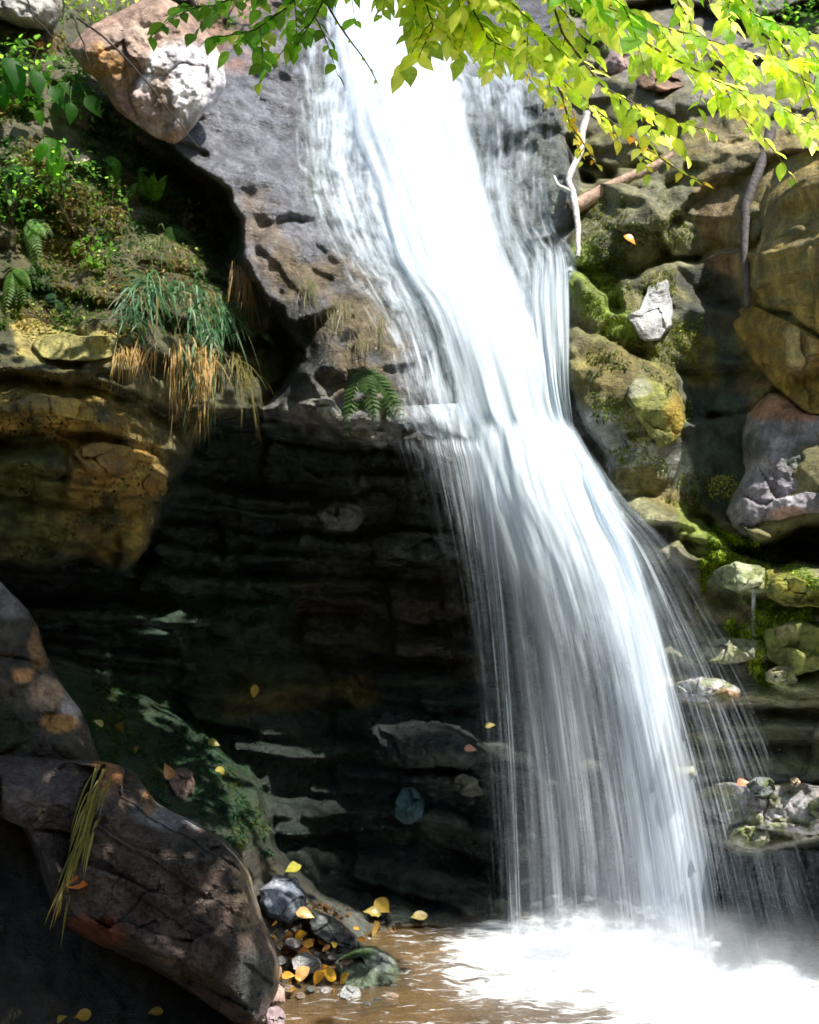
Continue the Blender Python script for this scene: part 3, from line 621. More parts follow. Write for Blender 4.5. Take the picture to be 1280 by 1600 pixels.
RK = [
 # name, label, outline, colour, thickness, out, kwargs
 ('wedge_rock', 'green wedge shaped block jutting from the cliff right of the narrow chute', [(978, 604), (1000, 586), (1035, 594), (1068, 620), (1072, 660), (1063, 688), (1032, 700), (1008, 672), (985, 640)], (.20, .21, .05), .2, .06, dict(patches=[(1000, 605, 25, 16, (.36, .36, .25), .9), (1055, 650, 18, 40, (.30, .20, .03), .9)], power=4, facets=4)),
 ('white_stone', 'broken white stone set in the right cliff below the black crack', [(978, 494), (1000, 482), (1013, 444), (1043, 438), (1052, 480), (1048, 512), (1030, 532), (1004, 530)], (.44, .45, .46), .12, .08, dict(facets=5)),
 ('golden_boulder', 'tall golden brown rock at the right edge under the leaves', [(1195, 290), (1225, 258), (1300, 225), (1460, 260), (1460, 560), (1330, 556), (1270, 518), (1225, 496), (1180, 468), (1172, 400)], (.27, .20, .06), .34, .0, dict(facets=5, res=(200, 60), rough_=.04)),
 ('golden_boulder', 'lower golden rock with a pale split wedge at the right edge', [(1150, 506), (1178, 472), (1225, 500), (1270, 522), (1330, 560), (1440, 580), (1440, 660), (1260, 650), (1208, 600), (1160, 550)], (.27, .185, .045), .3, .0, dict(facets=5, res=(200, 60), rough_=.035, patches=[(1250, 540, 26, 45, (.42, .33, .17), .8)])),
 ('purple_boulder', 'purple grey boulder with a rusty upper rim at the right edge', [(1168, 648), (1200, 620), (1250, 634), (1310, 650), (1360, 720), (1330, 800), (1250, 812), (1160, 838), (1128, 806), (1160, 740)], (.27, .25, .29), .3, .02, dict(facets=5, res=(200, 60), rough_=.05, patches=[(1230, 640, 70, 22, (.42, .20, .12), .9), (1260, 720, 40, 30, (.09, .10, .09), .9), (1230, 805, 30, 14, (.45, .27, .22), .8), (1180, 700, 25, 20, (.08, .09, .09), .8)])),
 ('mossy_ledge_rock', 'pale mossy shelf stone a thin trickle drips from', [(1112, 892), (1150, 876), (1196, 884), (1192, 914), (1150, 926), (1118, 914)], (.42, .45, .27), .2, .06, dict(facets=3, power=5)),
 ('mossy_ledge_rock', 'yellow green mossy shelf stone beside the pale dripping shelf at the right edge', [(1196, 884), (1240, 900), (1300, 925), (1300, 948), (1230, 950), (1196, 930)], (.28, .27, .04), .18, .05, dict(facets=3, power=4)),
 ('mossy_ledge_rock', 'lumpy mossy stone under the yellow green shelf at the right edge', [(1190, 985), (1240, 965), (1300, 985), (1300, 1040), (1240, 1056), (1196, 1030)], (.17, .19, .045), .2, .03, dict(facets=5, patches=[(1228, 985, 20, 10, (.34, .32, .14), .8)])),
 ('mossy_ledge_rock', 'small light cornered stone under the lumpy mossy stone', [(1195, 1048), (1220, 1038), (1246, 1044), (1246, 1066), (1218, 1072), (1196, 1064)], (.36, .35, .22), .14, .05, dict(facets=3)),
 ('ledge_rock', 'flat buff shelf stone behind the thin right jets, above the rusty shelf', [(1088, 1010), (1130, 996), (1184, 1000), (1182, 1030), (1130, 1040), (1092, 1034)], (.32, .32, .22), .2, .05, dict(facets=3, power=5)),
 ('ledge_rock', 'whitish shelf stone with a rusty end behind the thin right jets', [(1052, 1070), (1085, 1056), (1130, 1060), (1158, 1076), (1154, 1096), (1100, 1100), (1060, 1092)], (.40, .38, .38), .18, .05, dict(facets=3, power=5, patches=[(1140, 1088, 22, 12, (.34, .20, .09), .9)])),
 ('ledge_rock', 'pale grey lumpy ledge low on the right side above the dark undercut', [(1078, 1236), (1130, 1222), (1180, 1228), (1250, 1222), (1330, 1236), (1330, 1296), (1270, 1304), (1200, 1300), (1140, 1288), (1096, 1270)], (.36, .34, .34), .26, .08, dict(facets=6, res=(200, 50), rough_=.06, patches=[(1120, 1238, 30, 14, (.24, .24, .07), .8), (1220, 1260, 36, 16, (.5, .48, .52), .8)])),
 ('ledge_rock', 'buff block at the lower lip of the pale grey ledge', [(1140, 1296), (1168, 1284), (1200, 1294), (1206, 1322), (1170, 1334), (1146, 1322)], (.40, .39, .28), .16, .08, dict(facets=3, power=5)),
 ('ledge_stone', 'dark grey stone lying on top of the pale grey ledge', [(1166, 1226), (1180, 1214), (1206, 1214), (1214, 1234), (1196, 1246), (1172, 1242)], (.17, .19, .20), .12, .26, dict(facets=4)),
 ('ledge_stone', 'round dark stone at the right edge on the pale grey ledge', [(1262, 1256), (1280, 1244), (1306, 1250), (1306, 1280), (1276, 1280), (1264, 1270)], (.11, .12, .08), .12, .26, dict(facets=3)),
 ('ledge_stone', 'small tan pebble on the pale grey ledge near the right edge', [(1234, 1216), (1246, 1214), (1252, 1222), (1244, 1230), (1236, 1226)], (.5, .38, .24), .05, .24, dict(facets=2, res=(60, 14))),
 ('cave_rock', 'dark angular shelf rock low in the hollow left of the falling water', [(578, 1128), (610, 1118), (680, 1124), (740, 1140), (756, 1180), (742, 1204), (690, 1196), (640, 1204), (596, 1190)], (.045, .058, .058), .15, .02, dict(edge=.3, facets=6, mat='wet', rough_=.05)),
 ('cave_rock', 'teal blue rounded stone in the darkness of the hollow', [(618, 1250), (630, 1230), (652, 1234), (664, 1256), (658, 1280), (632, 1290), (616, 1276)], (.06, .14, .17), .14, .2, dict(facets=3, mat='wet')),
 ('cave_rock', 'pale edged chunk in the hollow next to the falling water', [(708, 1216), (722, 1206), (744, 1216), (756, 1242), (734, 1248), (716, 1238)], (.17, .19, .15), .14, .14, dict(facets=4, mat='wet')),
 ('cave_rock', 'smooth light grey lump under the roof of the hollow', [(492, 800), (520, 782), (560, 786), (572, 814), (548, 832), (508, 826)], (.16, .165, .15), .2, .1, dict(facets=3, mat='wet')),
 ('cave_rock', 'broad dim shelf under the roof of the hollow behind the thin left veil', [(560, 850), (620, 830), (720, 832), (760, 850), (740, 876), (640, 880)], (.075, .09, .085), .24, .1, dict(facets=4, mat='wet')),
 ('pool_stone', 'blue grey broken rock at the pool edge right of the big boulder', [(402, 1392), (430, 1366), (462, 1366), (482, 1400), (478, 1436), (446, 1446), (414, 1430)], (.17, .20, .25), .2, .12, dict(facets=6, mat='wet', patches=[(425, 1395, 24, 22, (.36, .38, .44), .8)])),
 ('pool_stone', 'dark slanting rock beside the blue grey broken rock', [(482, 1420), (520, 1430), (566, 1466), (556, 1486), (510, 1476), (480, 1454)], (.10, .115, .11), .14, .1, dict(facets=5, mat='wet', patches=[(550, 1462, 16, 12, (.22, .24, .24), .8), (506, 1440, 10, 8, (.3, .32, .34), .8)])),
 ('pool_stone', 'round green mossy stone at the edge of the tan water', [(522, 1500), (560, 1478), (600, 1482), (632, 1512), (628, 1546), (590, 1556), (540, 1548)], (.10, .13, .085), .2, .1, dict(facets=3, mat='wet', patches=[(590, 1505, 26, 14, (.22, .25, .23), .8), (555, 1490, 30, 12, (.04, .09, .02), .9)])),
 ('pool_stone', 'small whitish stone between yellow leaves at the pool edge', [(456, 1498), (478, 1486), (500, 1500), (502, 1520), (474, 1524), (456, 1514)], (.42, .42, .42), .09, .1, dict(facets=3, mat='wet')),
 ('pool_stone', 'pale round cobble in shallow water below the mossy stone', [(526, 1554), (540, 1538), (562, 1544), (566, 1558), (548, 1568), (530, 1564)], (.46, .47, .47), .08, .12, dict(facets=2, mat='wet')),
 ('pool_stone', 'pinkish cobble touching the lower right end of the big boulder', [(420, 1548), (432, 1534), (446, 1546), (446, 1566), (430, 1574), (420, 1564)], (.48, .33, .28), .07, .15, dict(facets=2)),
 ('pool_stone', 'mauve wet cobble below the pinkish cobble at the boulder end', [(416, 1578), (430, 1570), (446, 1580), (444, 1604), (424, 1612), (414, 1600)], (.40, .30, .32), .07, .18, dict(facets=2)),
 ('strata_block', 'greenish gold flat block in the lit layers of the left cliff', [(46, 532), (80, 520), (130, 524), (182, 524), (188, 556), (140, 564), (62, 562)], (.30, .27, .08), .18, .04, dict(facets=3, power=5)),
 ('strata_block', 'long ochre layer end lower on the left cliff', [(20, 626), (60, 614), (120, 622), (150, 640), (146, 660), (90, 650), (30, 652)], (.30, .20, .04), .16, .04, dict(facets=4, power=4)),
 ('strata_block', 'amber block bulging over the dark hollow on the left', [(112, 706), (150, 690), (200, 694), (216, 722), (190, 748), (134, 744)], (.26, .15, .03), .18, .05, dict(facets=4)),
 ('strata_block', 'rusty nodule at the left rim of the dark hollow', [(222, 752), (238, 736), (262, 742), (262, 768), (240, 782), (226, 770)], (.27, .15, .03), .12, .05, dict(facets=3)),
 ('lip_stone', 'pale flat stone at the lip of the overhang left of the fern', [(452, 640), (478, 622), (520, 624), (536, 646), (520, 664), (470, 660)], (.30, .29, .25), .14, .05, dict(facets=4, mat='wet')),
 ('lip_stone', 'pale wedge of rock at the lip of the overhang right of the fern', [(572, 684), (584, 672), (606, 676), (604, 696), (590, 700)], (.36, .36, .33), .1, .06, dict(facets=3, mat='wet')),
 ('bank_stone', 'pinkish stone resting on the moss slope above the big boulder', [(262, 1212), (280, 1196), (302, 1204), (306, 1236), (288, 1256), (270, 1244)], (.20, .13, .11), .12, .03, dict(facets=4)),
 ('pink_rock', 'pale pink rock on the upper right bank seen between leaves', [(934, 108), (950, 84), (976, 70), (994, 90), (990, 116), (960, 124)], (.52, .36, .34), .2, .1, dict(facets=4)),
 ('pink_rock', 'brown red rock below the pale pink rock on the upper right bank', [(985, 112), (1020, 104), (1065, 116), (1068, 136), (1030, 146), (990, 134)], (.28, .17, .11), .2, .1, dict(facets=4)),
]
for i, (nm, lb, ol, c, th, ou, kw) in enumerate(RK):
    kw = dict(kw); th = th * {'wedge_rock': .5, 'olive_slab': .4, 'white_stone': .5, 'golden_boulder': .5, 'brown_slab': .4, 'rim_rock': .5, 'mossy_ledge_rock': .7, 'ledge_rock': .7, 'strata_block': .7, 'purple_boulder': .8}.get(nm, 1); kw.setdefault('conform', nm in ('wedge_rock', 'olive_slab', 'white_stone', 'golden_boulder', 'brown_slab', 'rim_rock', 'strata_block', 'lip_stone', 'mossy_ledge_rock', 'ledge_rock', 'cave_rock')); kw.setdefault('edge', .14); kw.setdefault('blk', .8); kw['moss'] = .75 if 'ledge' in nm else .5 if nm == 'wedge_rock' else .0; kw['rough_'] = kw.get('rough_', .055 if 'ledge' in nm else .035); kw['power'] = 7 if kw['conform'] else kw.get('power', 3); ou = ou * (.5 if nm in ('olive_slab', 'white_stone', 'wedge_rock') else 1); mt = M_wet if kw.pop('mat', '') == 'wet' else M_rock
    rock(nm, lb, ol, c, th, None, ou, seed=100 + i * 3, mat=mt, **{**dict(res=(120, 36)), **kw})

# ---------------------------------------------------------------- water
def sheet(rows, nu, nv, depth, root, name, mat, W=1.0, bow=0.0, jit=.0, seed=0, dscale=1.0, Lm=None):
    """rows: (left x, left y, right x, right y, densities across); a ruled sheet through them"""
    k = len(rows); s = np.linspace(0, k - 1, nv); tk = np.arange(k)
    def cub(vals):
        m = np.gradient(vals); i = np.minimum(s.astype(int), k - 2); t = s - i
        a, b, ma, mb = vals[i], vals[i + 1], m[i], m[i + 1]
        return (2 * t ** 3 - 3 * t ** 2 + 1) * a + (t ** 3 - 2 * t ** 2 + t) * ma + (-2 * t ** 3 + 3 * t ** 2) * b + (t ** 3 - t ** 2) * mb
    lx, ly, rx, ry = (cub(np.array([r[j] for r in rows], float)) for j in range(4))
    u = np.linspace(0, 1, nu)
    dm = np.array([np.interp(u, np.linspace(0, 1, len(r[4])), r[4]) for r in rows])
    i = np.minimum(s.astype(int), k - 2); t = (s - i)[:, None]; t = t * t * (3 - 2 * t)
    dens = (dm[i] * (1 - t) + dm[i + 1] * t) * dscale
    X_ = lx[:, None] * (1 - u) + rx[:, None] * u; Y_ = ly[:, None] * (1 - u) + ry[:, None] * u
    ef = sstep(0, .09, u) * sstep(1, .92, u)
    dens = dens * ef
    dep = depth(X_, Y_, u[None, :] + 0 * X_, (s / (k - 1))[:, None] + 0 * X_)
    dep = dep - bow * np.sin(np.pi * u)[None, :] - jit * fbm(u[None, :] * 9 + 0 * X_, (s[:, None] * .5) + 0 * X_, 0 * X_ + seed, 3, 200 + seed)
    V = at(X_, Y_, dep)
    ll = np.concatenate([[0], np.cumsum(np.linalg.norm(np.diff(V[:, nu // 2], axis=0), axis=1))])
    uv = np.stack([u[None, :] * W + 0 * X_ + seed * 2.3, ll[:, None] + 0 * X_ + seed], -1)
    return child(name, V, grid_faces(nv, nu), mat, root, attrs={'thickness': dens}, uv=uv)

wf = empty('waterfall', at(960, 1470, 7.0), 'white silky waterfall running down the wet slope and dropping into the pool', 'waterfall')
MW = [water_mat('water_threads', 1.05, .9, s, .2, .6, .6, .32) for s in (0., 3., 7.)]
MWc = [water_mat('water_cascade', 1.1, .75, 1., 1.5), water_mat('water_core', 1.3, .7, 4., .6)]
MWh = water_mat('water_haze', 1.6, .5, 11.)
MWs = water_mat('water_film', 1.1, .8, 5., 1.5)
MWl = water_mat('water_drops', .8, 1.7, 9., .25, .3, .6, .5)
casc = [(470, -70, 700, -70, [.6, 1, 1, .8, .4]), (498, 20, 740, 20, [.5, 1, 1, .6, .3]), (500, 90, 800, 90, [.4, 1, .9, .5, .3]), (482, 150, 852, 140, [.25, .95, .8, .28, .3]), (475, 210, 858, 200, [.2, .7, .95, .2, .12]),
        (478, 300, 850, 300, [.16, .4, 1, .5, .12]), (530, 400, 858, 390, [.18, .5, 1, .5, .25]), (585, 480, 880, 480, [.2, .5, 1, .8, .3]), (622, 560, 886, 560, [.25, .42, .9, 1, .35]),
        (640, 640, 884, 640, [.25, .42, .85, 1, .6]), (690, 705, 925, 705, [.25, .7, 1, 1, .7]), (705, 760, 942, 760, [.2, .5, .8, .9, .6]), (715, 810, 960, 810, [0, 0, 0, 0, 0])]
sheet(casc, 140, 300, lambda x, y, u, v: cyw(x, y) - .10, wf, 'cascade', MWc[0], 1.2, .05, .03, 1, 1.05)
core = [(510, -70, 650, -70, [.7, 1, .7]), (520, 60, 665, 60, [.7, 1, .7]), (535, 140, 720, 140, [.6, 1, .6]), (545, 200, 745, 200, [.6, 1, .6]), (585, 300, 770, 300, [.6, 1, .7]), (615, 400, 800, 400, [.6, 1, .7]),
        (665, 480, 835, 480, [.6, 1, .7]), (690, 560, 868, 560, [.5, 1, .8]), (715, 640, 880, 640, [.5, 1, .9]), (735, 705, 915, 705, [.6, 1, .9]), (745, 770, 945, 770, [.4, .8, .8]), (755, 830, 970, 830, [0, 0, 0])]
sheet(core, 90, 300, lambda x, y, u, v: cyw(x, y) - .19, wf, 'cascade', MWc[1], .8, .08, .02, 2, 1.12)
film = [(450, 60, 560, 60, [.2, .4, .5]), (455, 160, 560, 160, [.25, .45, .6]), (462, 260, 590, 260, [.25, .5, .7]), (490, 360, 620, 360, [.2, .5, .7]), (540, 440, 650, 440, [.15, .4, .6]), (590, 520, 680, 520, [.1, .4, .6]), (615, 600, 700, 600, [.15, .4, .6]), (620, 660, 720, 660, [.2, .4, .6])]
sheet(film, 60, 160, lambda x, y, u, v: cy(x, y) * .5 + cyb(x, y) * .5 - .05, wf, 'film', MWs, .6, .02, .03, 3)
rfilm = [(730, 120, 870, 120, [.6, .5, .25]), (740, 190, 875, 190, [.5, .36, .2]), (750, 270, 870, 270, [.5, .34, .16]), (770, 350, 875, 350, [.6, .45, .4]), (800, 420, 905, 400, [.6, .5, .6]), (815, 480, 892, 470, [.7, .75, .5]),
         (822, 560, 890, 560, [.6, .6, .35]), (840, 640, 888, 640, [.6, .5, .35]), (860, 690, 900, 690, [.6, .5, .3])]
sheet(rfilm, 60, 180, lambda x, y, u, v: cy(x, y) * .5 + cyb(x, y) * .5 - .06, wf, 'film', MWs, .7, .02, .04, 4)
sheet([(838, 372, 872, 366, [0, 0, 0]), (832, 410, 888, 405, [.5, .7, .4]), (828, 470, 892, 465, [.7, .9, .6]), (836, 540, 892, 540, [.55, .8, .5]), (850, 610, 892, 610, [.5, .7, .4]), (868, 690, 902, 690, [.2, .3, .2])], 40, 90, lambda x, y, u, v: cyw(x, y) - .2, wf, 'thin_veil', MWl, .35, .02, .02, 14)
# free fall
def fall_y(front):
    return lambda x, y, u, v: 7.34 - front - .30 * np.sqrt(np.clip(v, 0, 1)) - .1 * v
main = [(728, 640, 885, 640, [0, 0, 0, 0, 0, 0]), (733, 685, 900, 680, [.3, .6, .7, .7, .6, .5]), (742, 760, 942, 750, [.7, 1, 1, 1, 1.1, .8]), (752, 850, 985, 840, [.55, .75, 1, .8, 1.1, .65]), (765, 960, 1022, 950, [.32, .44, .66, .5, 1.05, .5]),
        (780, 1100, 1060, 1100, [.28, .40, .55, .42, .98, .44]), (795, 1300, 1104, 1300, [.26, .38, .40, .44, .9, .36]), (802, 1520, 1142, 1520, [.24, .34, .34, .42, .8, .32])]
sheet(main, 160, 200, fall_y(0), wf, 'veil', MW[2], 1.3, .14, .05, 5, .82)
sheet([(r[0] + 25, r[1], r[2] - 6, r[3], [d * .8 for d in r[4]]) for r in main], 140, 160, fall_y(.12), wf, 'veil', MW[0], 1.25, .12, .05, 6, .66)
sheet([(r[0] - 15, r[1], r[2] + 15, r[3], [d * .66 for d in r[4]]) for r in main], 80, 120, fall_y(-.1), wf, 'veil', MWh, 1.2, .1, .02, 13, 1)
sheet([(740, 650, 885, 650, [0, 0, 0]), (742, 700, 912, 695, [.8, 1.1, .9]), (750, 770, 945, 765, [.7, 1.1, .9]), (775, 850, 982, 845, [.4, .9, .8]), (800, 940, 1015, 935, [.15, .6, .6]), (830, 1060, 1048, 1060, [0, .25, .35]), (850, 1160, 1070, 1160, [0, 0, 0])], 90, 120, fall_y(.22), wf, 'jet', MWc[1], .9, .12, .03, 15)
jet = [(840, 640, 890, 640, [0, 0, 0]), (850, 690, 915, 690, [.5, .7, .5]), (880, 760, 950, 755, [.9, 1, .8]), (905, 850, 990, 845, [.6, 1, .7]), (935, 960, 1026, 955, [.5, .95, .6]), (968, 1100, 1062, 1100, [.4, .85, .5]), (1010, 1300, 1104, 1300, [.35, .8, .4]), (1040, 1520, 1140, 1520, [.3, .7, .4])]
sheet(jet, 60, 160, fall_y(.2), wf, 'jet', MW[1], .45, .08, .02, 7, .85)
thinl = [(600, 675, 760, 675, [0, 0, 0, 0]), (602, 696, 762, 696, [.1, .3, .5, .6]), (612, 730, 770, 730, [.05, .2, .42, .6]), (640, 830, 782, 830, [.03, .14, .36, .5]), (670, 960, 795, 960, [.0, .1, .3, .45]), (700, 1150, 808, 1150, [.0, .06, .24, .42]), (720, 1330, 815, 1330, [0, .05, .22, .42]), (735, 1500, 820, 1500, [0, .05, .2, .4])]
sheet(thinl, 120, 140, fall_y(-.05), wf, 'thin_veil', MWl, .8, .03, .03, 8)
thinr = [(895, 690, 930, 700, [0, 0, 0, 0]), (905, 722, 950, 742, [.5, .5, .4, .25]), (925, 780, 990, 790, [.6, .5, .4, .2]), (965, 860, 1060, 860, [.5, .42, .32, .16]), (1000, 960, 1120, 950, [.42, .34, .28, .12]), (1040, 1100, 1200, 1080, [.36, .3, .24, .1]), (1085, 1300, 1290, 1260, [.34, .28, .24, .12]), (1120, 1520, 1400, 1500, [.32, .26, .26, .14])]
sheet(thinr, 140, 140, fall_y(.3), wf, 'thin_veil', MWl, 1.1, .02, .05, 9)
drip = [(1094, 1330, 1300, 1330, [.2, .26, .26, .2]), (1110, 1400, 1310, 1400, [.2, .26, .26, .2]), (1130, 1490, 1330, 1490, [.15, .22, .22, .2])]
sheet(drip, 100, 40, lambda x, y, u, v: 6.72 - .05 * v, wf, 'thin_veil', MWl, 1.0, .0, .03, 10)
step = [(596, 636, 760, 628, [.3, .5, .9, 1]), (606, 656, 765, 650, [.4, .6, .9, 1]), (622, 690, 770, 690, [.2, .5, .8, 1]), (636, 712, 775, 715, [.3, .6, .8, 1]), (640, 760, 780, 760, [.1, .35, .6, .8])]
sheet(step, 60, 60, lambda x, y, u, v: cyb(x, y) - .14, wf, 'film', MWs, .7, .02, .03, 11, .8)
# the small trickle from the pale shelf
tr = empty('trickle', at(1176, 1050, 7.1), 'thin thread of water dripping from the pale mossy shelf', 'water trickle')
sheet([(1173, 908, 1181, 908, [0, 0, 0]), (1173, 925, 1181, 925, [.3, .5, .3]), (1173, 970, 1182, 970, [.22, .34, .22]), (1172, 1020, 1186, 1020, [.16, .26, .16]), (1168, 1080, 1196, 1080, [.0, .10, .0])], 16, 50, lambda x, y, u, v: 6.78 + 0 * x, tr, 'thread', MWl, .12, .0, .0, 12)

# pool
pw = np.linspace(-3.0, 4.0, 220); pd = np.linspace(2.0, 8.2, 260)
PWX, PWY = np.meshgrid(pw, pd)
ix, iy = (960 - 640) * 6.95 / FPX, 6.95
rip = .018 * fbm(PWX * 5, PWY * 5, 0 * PWX, 4, 301) + .006 * fbm(PWX * 18, PWY * 18, 0 * PWX, 3, 302)
dd = np.sqrt(((PWX - ix) / 1.05) ** 2 + ((PWY - iy + .15) / .55) ** 2)
churn = np.exp(-(dd / .9) ** 2)
pz = rip * (1 + 2.5 * churn)
foam = np.clip(sstep(1.9, .7, dd + .6 * fbm(PWX * 2, PWY * 3.5, 0 * PWX, 5, 303)), 0, 1)
foam = np.maximum(foam * sstep(-.1, .6, PWX + .2 * fbm(PWX * 3, PWY * 4, 0 * PWX, 4, 306)), sstep(.35, 1.2, PWX + .15 * (7 - PWY) - .1 + .5 * fbm(PWX * 2.2, PWY * 4, 0 * PWX, 5, 304)) * sstep(7.3, 6.6, PWY) * .95)
Mp, n_, l_ = new_mat('pool_water')
o_ = N(n_, 'ShaderNodeOutputMaterial'); g_ = N(n_, 'ShaderNodeNewGeometry').outputs['Position']
gl = N(n_, 'ShaderNodeBsdfGlossy'); gl.inputs['Roughness'].default_value = .2
tr_ = N(n_, 'ShaderNodeBsdfTransparent'); tr_.inputs[0].default_value = (.93, .86, .72, 1)
fr = N(n_, 'ShaderNodeFresnel'); fr.inputs[0].default_value = 1.33
silt = N(n_, 'ShaderNodeBsdfDiffuse'); silt.inputs[0].default_value = (.36, .24, .11, 1)
m0 = N(n_, 'ShaderNodeMixShader'); m0.inputs[0].default_value = .4; l_.new(tr_.outputs[0], m0.inputs[1]); l_.new(silt.outputs[0], m0.inputs[2])
m1 = N(n_, 'ShaderNodeMixShader'); l_.new(math_(n_, l_, 'MULTIPLY', fr.outputs[0], .6), m1.inputs[0]); l_.new(m0.outputs[0], m1.inputs[1]); l_.new(gl.outputs[0], m1.inputs[2])
bp = N(n_, 'ShaderNodeBump'); bp.inputs['Strength'].default_value = .4; bp.inputs['Distance'].default_value = .05
l_.new(noise(n_, l_, mapping(n_, l_, g_, (9, 22, 9)), 1, 4, .6), bp.inputs['Height']); l_.new(bp.outputs[0], gl.inputs['Normal']); l_.new(bp.outputs[0], fr.inputs['Normal'])
fo = N(n_, 'ShaderNodeAttribute', attribute_name='thickness').outputs['Fac']
fnz = mrange(n_, l_, noise(n_, l_, mapping(n_, l_, g_, (5, 14, 5)), 1.2, 7, .65, .8), .3, .7, -.8, .8)
fa = mrange(n_, l_, math_(n_, l_, 'ADD', math_(n_, l_, 'MULTIPLY', fo, 1.15), math_(n_, l_, 'SUBTRACT', fnz, .3)), 0, .9, 0, .97)
dff = N(n_, 'ShaderNodeBsdfDiffuse'); dff.inputs[0].default_value = (.86, .90, .95, 1)
m2 = N(n_, 'ShaderNodeMixShader'); l_.new(fa, m2.inputs[0]); l_.new(m1.outputs[0], m2.inputs[1]); l_.new(dff.outputs[0], m2.inputs[2]); l_.new(m2.outputs[0], o_.inputs[0])
tag(mesh('pool_water', np.stack([PWX, PWY, pz], -1), grid_faces(*PWX.shape), Mp, attrs={'thickness': foam}), 'shallow pool with tan water at the left and white churn under the fall', None, None, 'structure')

# churned foam and spray at the foot of the fall
def foam_mat():
    m, n, l = new_mat('spray_foam')
    out = N(n, 'ShaderNodeOutputMaterial'); g = N(n, 'ShaderNodeNewGeometry').outputs['Position']
    d = N(n, 'ShaderNodeAttribute', attribute_name='thickness').outputs['Fac']
    a = mrange(n, l, noise(n, l, mapping(n, l, g, (6, 6, 9)), 1, 6, .62, .5), .3, .7, -.5, .5)
    a2 = mrange(n, l, noise(n, l, g, 26, 4, .6), .3, .7, -.25, .25)
    al = mrange(n, l, math_(n, l, 'ADD', math_(n, l, 'ADD', math_(n, l, 'MULTIPLY', d, 1.6), a), math_(n, l, 'SUBTRACT', a2, .40)), 0, 1.5, 0, .55, smooth=True)
    df = N(n, 'ShaderNodeBsdfDiffuse'); df.inputs[0].default_value = (.88, .92, .96, 1)
    tl = N(n, 'ShaderNodeBsdfTranslucent'); tl.inputs[0].default_value = (.88, .92, .96, 1)
    mm = N(n, 'ShaderNodeMixShader'); mm.inputs[0].default_value = .35; l.new(df.outputs[0], mm.inputs[1]); l.new(tl.outputs[0], mm.inputs[2])
    tr = N(n, 'ShaderNodeBsdfTransparent'); mx = N(n, 'ShaderNodeMixShader'); l.new(al, mx.inputs[0]); l.new(tr.outputs[0], mx.inputs[1]); l.new(mm.outputs[0], mx.inputs[2]); l.new(mx.outputs[0], out.inputs[0])
    return m
M_foam = foam_mat()
FXx, FYy = np.meshgrid(np.linspace(-.9, 3.2, 260), np.linspace(5.0, 7.35, 160))
Vs, Fs, Ds = [], [], []; off = 0
for k in range(11):
    q = k / 10
    wx_ = .22 * fbm(FXx * 2.0, FYy * 2.0, 0 * FXx + k * .25, 4, 305)
    ridge = np.exp(-(((FXx + wx_ - 1.22) / .85) ** 4 + ((FYy - 6.92 + .3 * wx_) / .26) ** 2)); front = np.exp(-(((FXx + wx_ - 1.75) / 1.2) ** 2 + ((FYy - 6.3) / .55) ** 2))
    zz = .012 + q * (.26 * ridge + .07 * front + .012) * (1 + .5 * fbm(FXx * 3.2, FYy * 3.2, 0 * FXx + k * .6, 4, 310))
    den = np.clip((1.0 * ridge + .75 * front) * (1 - .55 * q) + .34 * fbm(FXx * 2.6, FYy * 3.4, 0 * FXx + k * .5, 5, 330) - .12 * q, 0, 1)
    eb = sstep(-.9, -.1, FXx) * sstep(3.2, 2.6, FXx) * sstep(5, 5.4, FYy) * sstep(7.35, 7.1, FYy)
    Vs.append(np.stack([FXx, FYy, zz], -1).reshape(-1, 3)); Fs.append(grid_faces(*FXx.shape) + off); Ds.append((den * eb).ravel()); off += FXx.size
tag(mesh('spray', np.concatenate(Vs), np.concatenate(Fs), M_foam, attrs={'thickness': np.concatenate(Ds)}), 'white churning foam at the foot of the waterfall', None, None, 'stuff')
# drifting mist above the churn
bpy.ops.mesh.primitive_uv_sphere_add(segments=32, ring_count=16, radius=1, location=(1.3, 6.4, .10))
mo = bpy.context.object; mo.name = 'mist'; mo.scale = (1.5, .6, .32)
Mm, n_, l_ = new_mat('mist'); o_ = N(n_, 'ShaderNodeOutputMaterial'); pv = N(n_, 'ShaderNodeVolumePrincipled'); l_.new(pv.outputs[0], o_.inputs['Volume'])
pv.inputs['Color'].default_value = (.95, .97, 1, 1); pv.inputs['Anisotropy'].default_value = .2
tc = N(n_, 'ShaderNodeTexCoord'); ln = N(n_, 'ShaderNodeVectorMath', operation='LENGTH'); l_.new(tc.outputs['Object'], ln.inputs[0])
ds = mrange(n_, l_, ln.outputs['Value'], 1.0, .2, 0, 1, smooth=True)
nz_ = mrange(n_, l_, noise(n_, l_, N(n_, 'ShaderNodeNewGeometry').outputs['Position'], 3.5, 4, .6), .35, .65, .2, 1.6)
l_.new(math_(n_, l_, 'MULTIPLY', math_(n_, l_, 'MULTIPLY', ds, nz_), 1.7), pv.inputs['Density'])
mo.data.materials.append(Mm); tag(mo, 'soft white spray drifting over the foot of the fall', None, None, 'stuff')

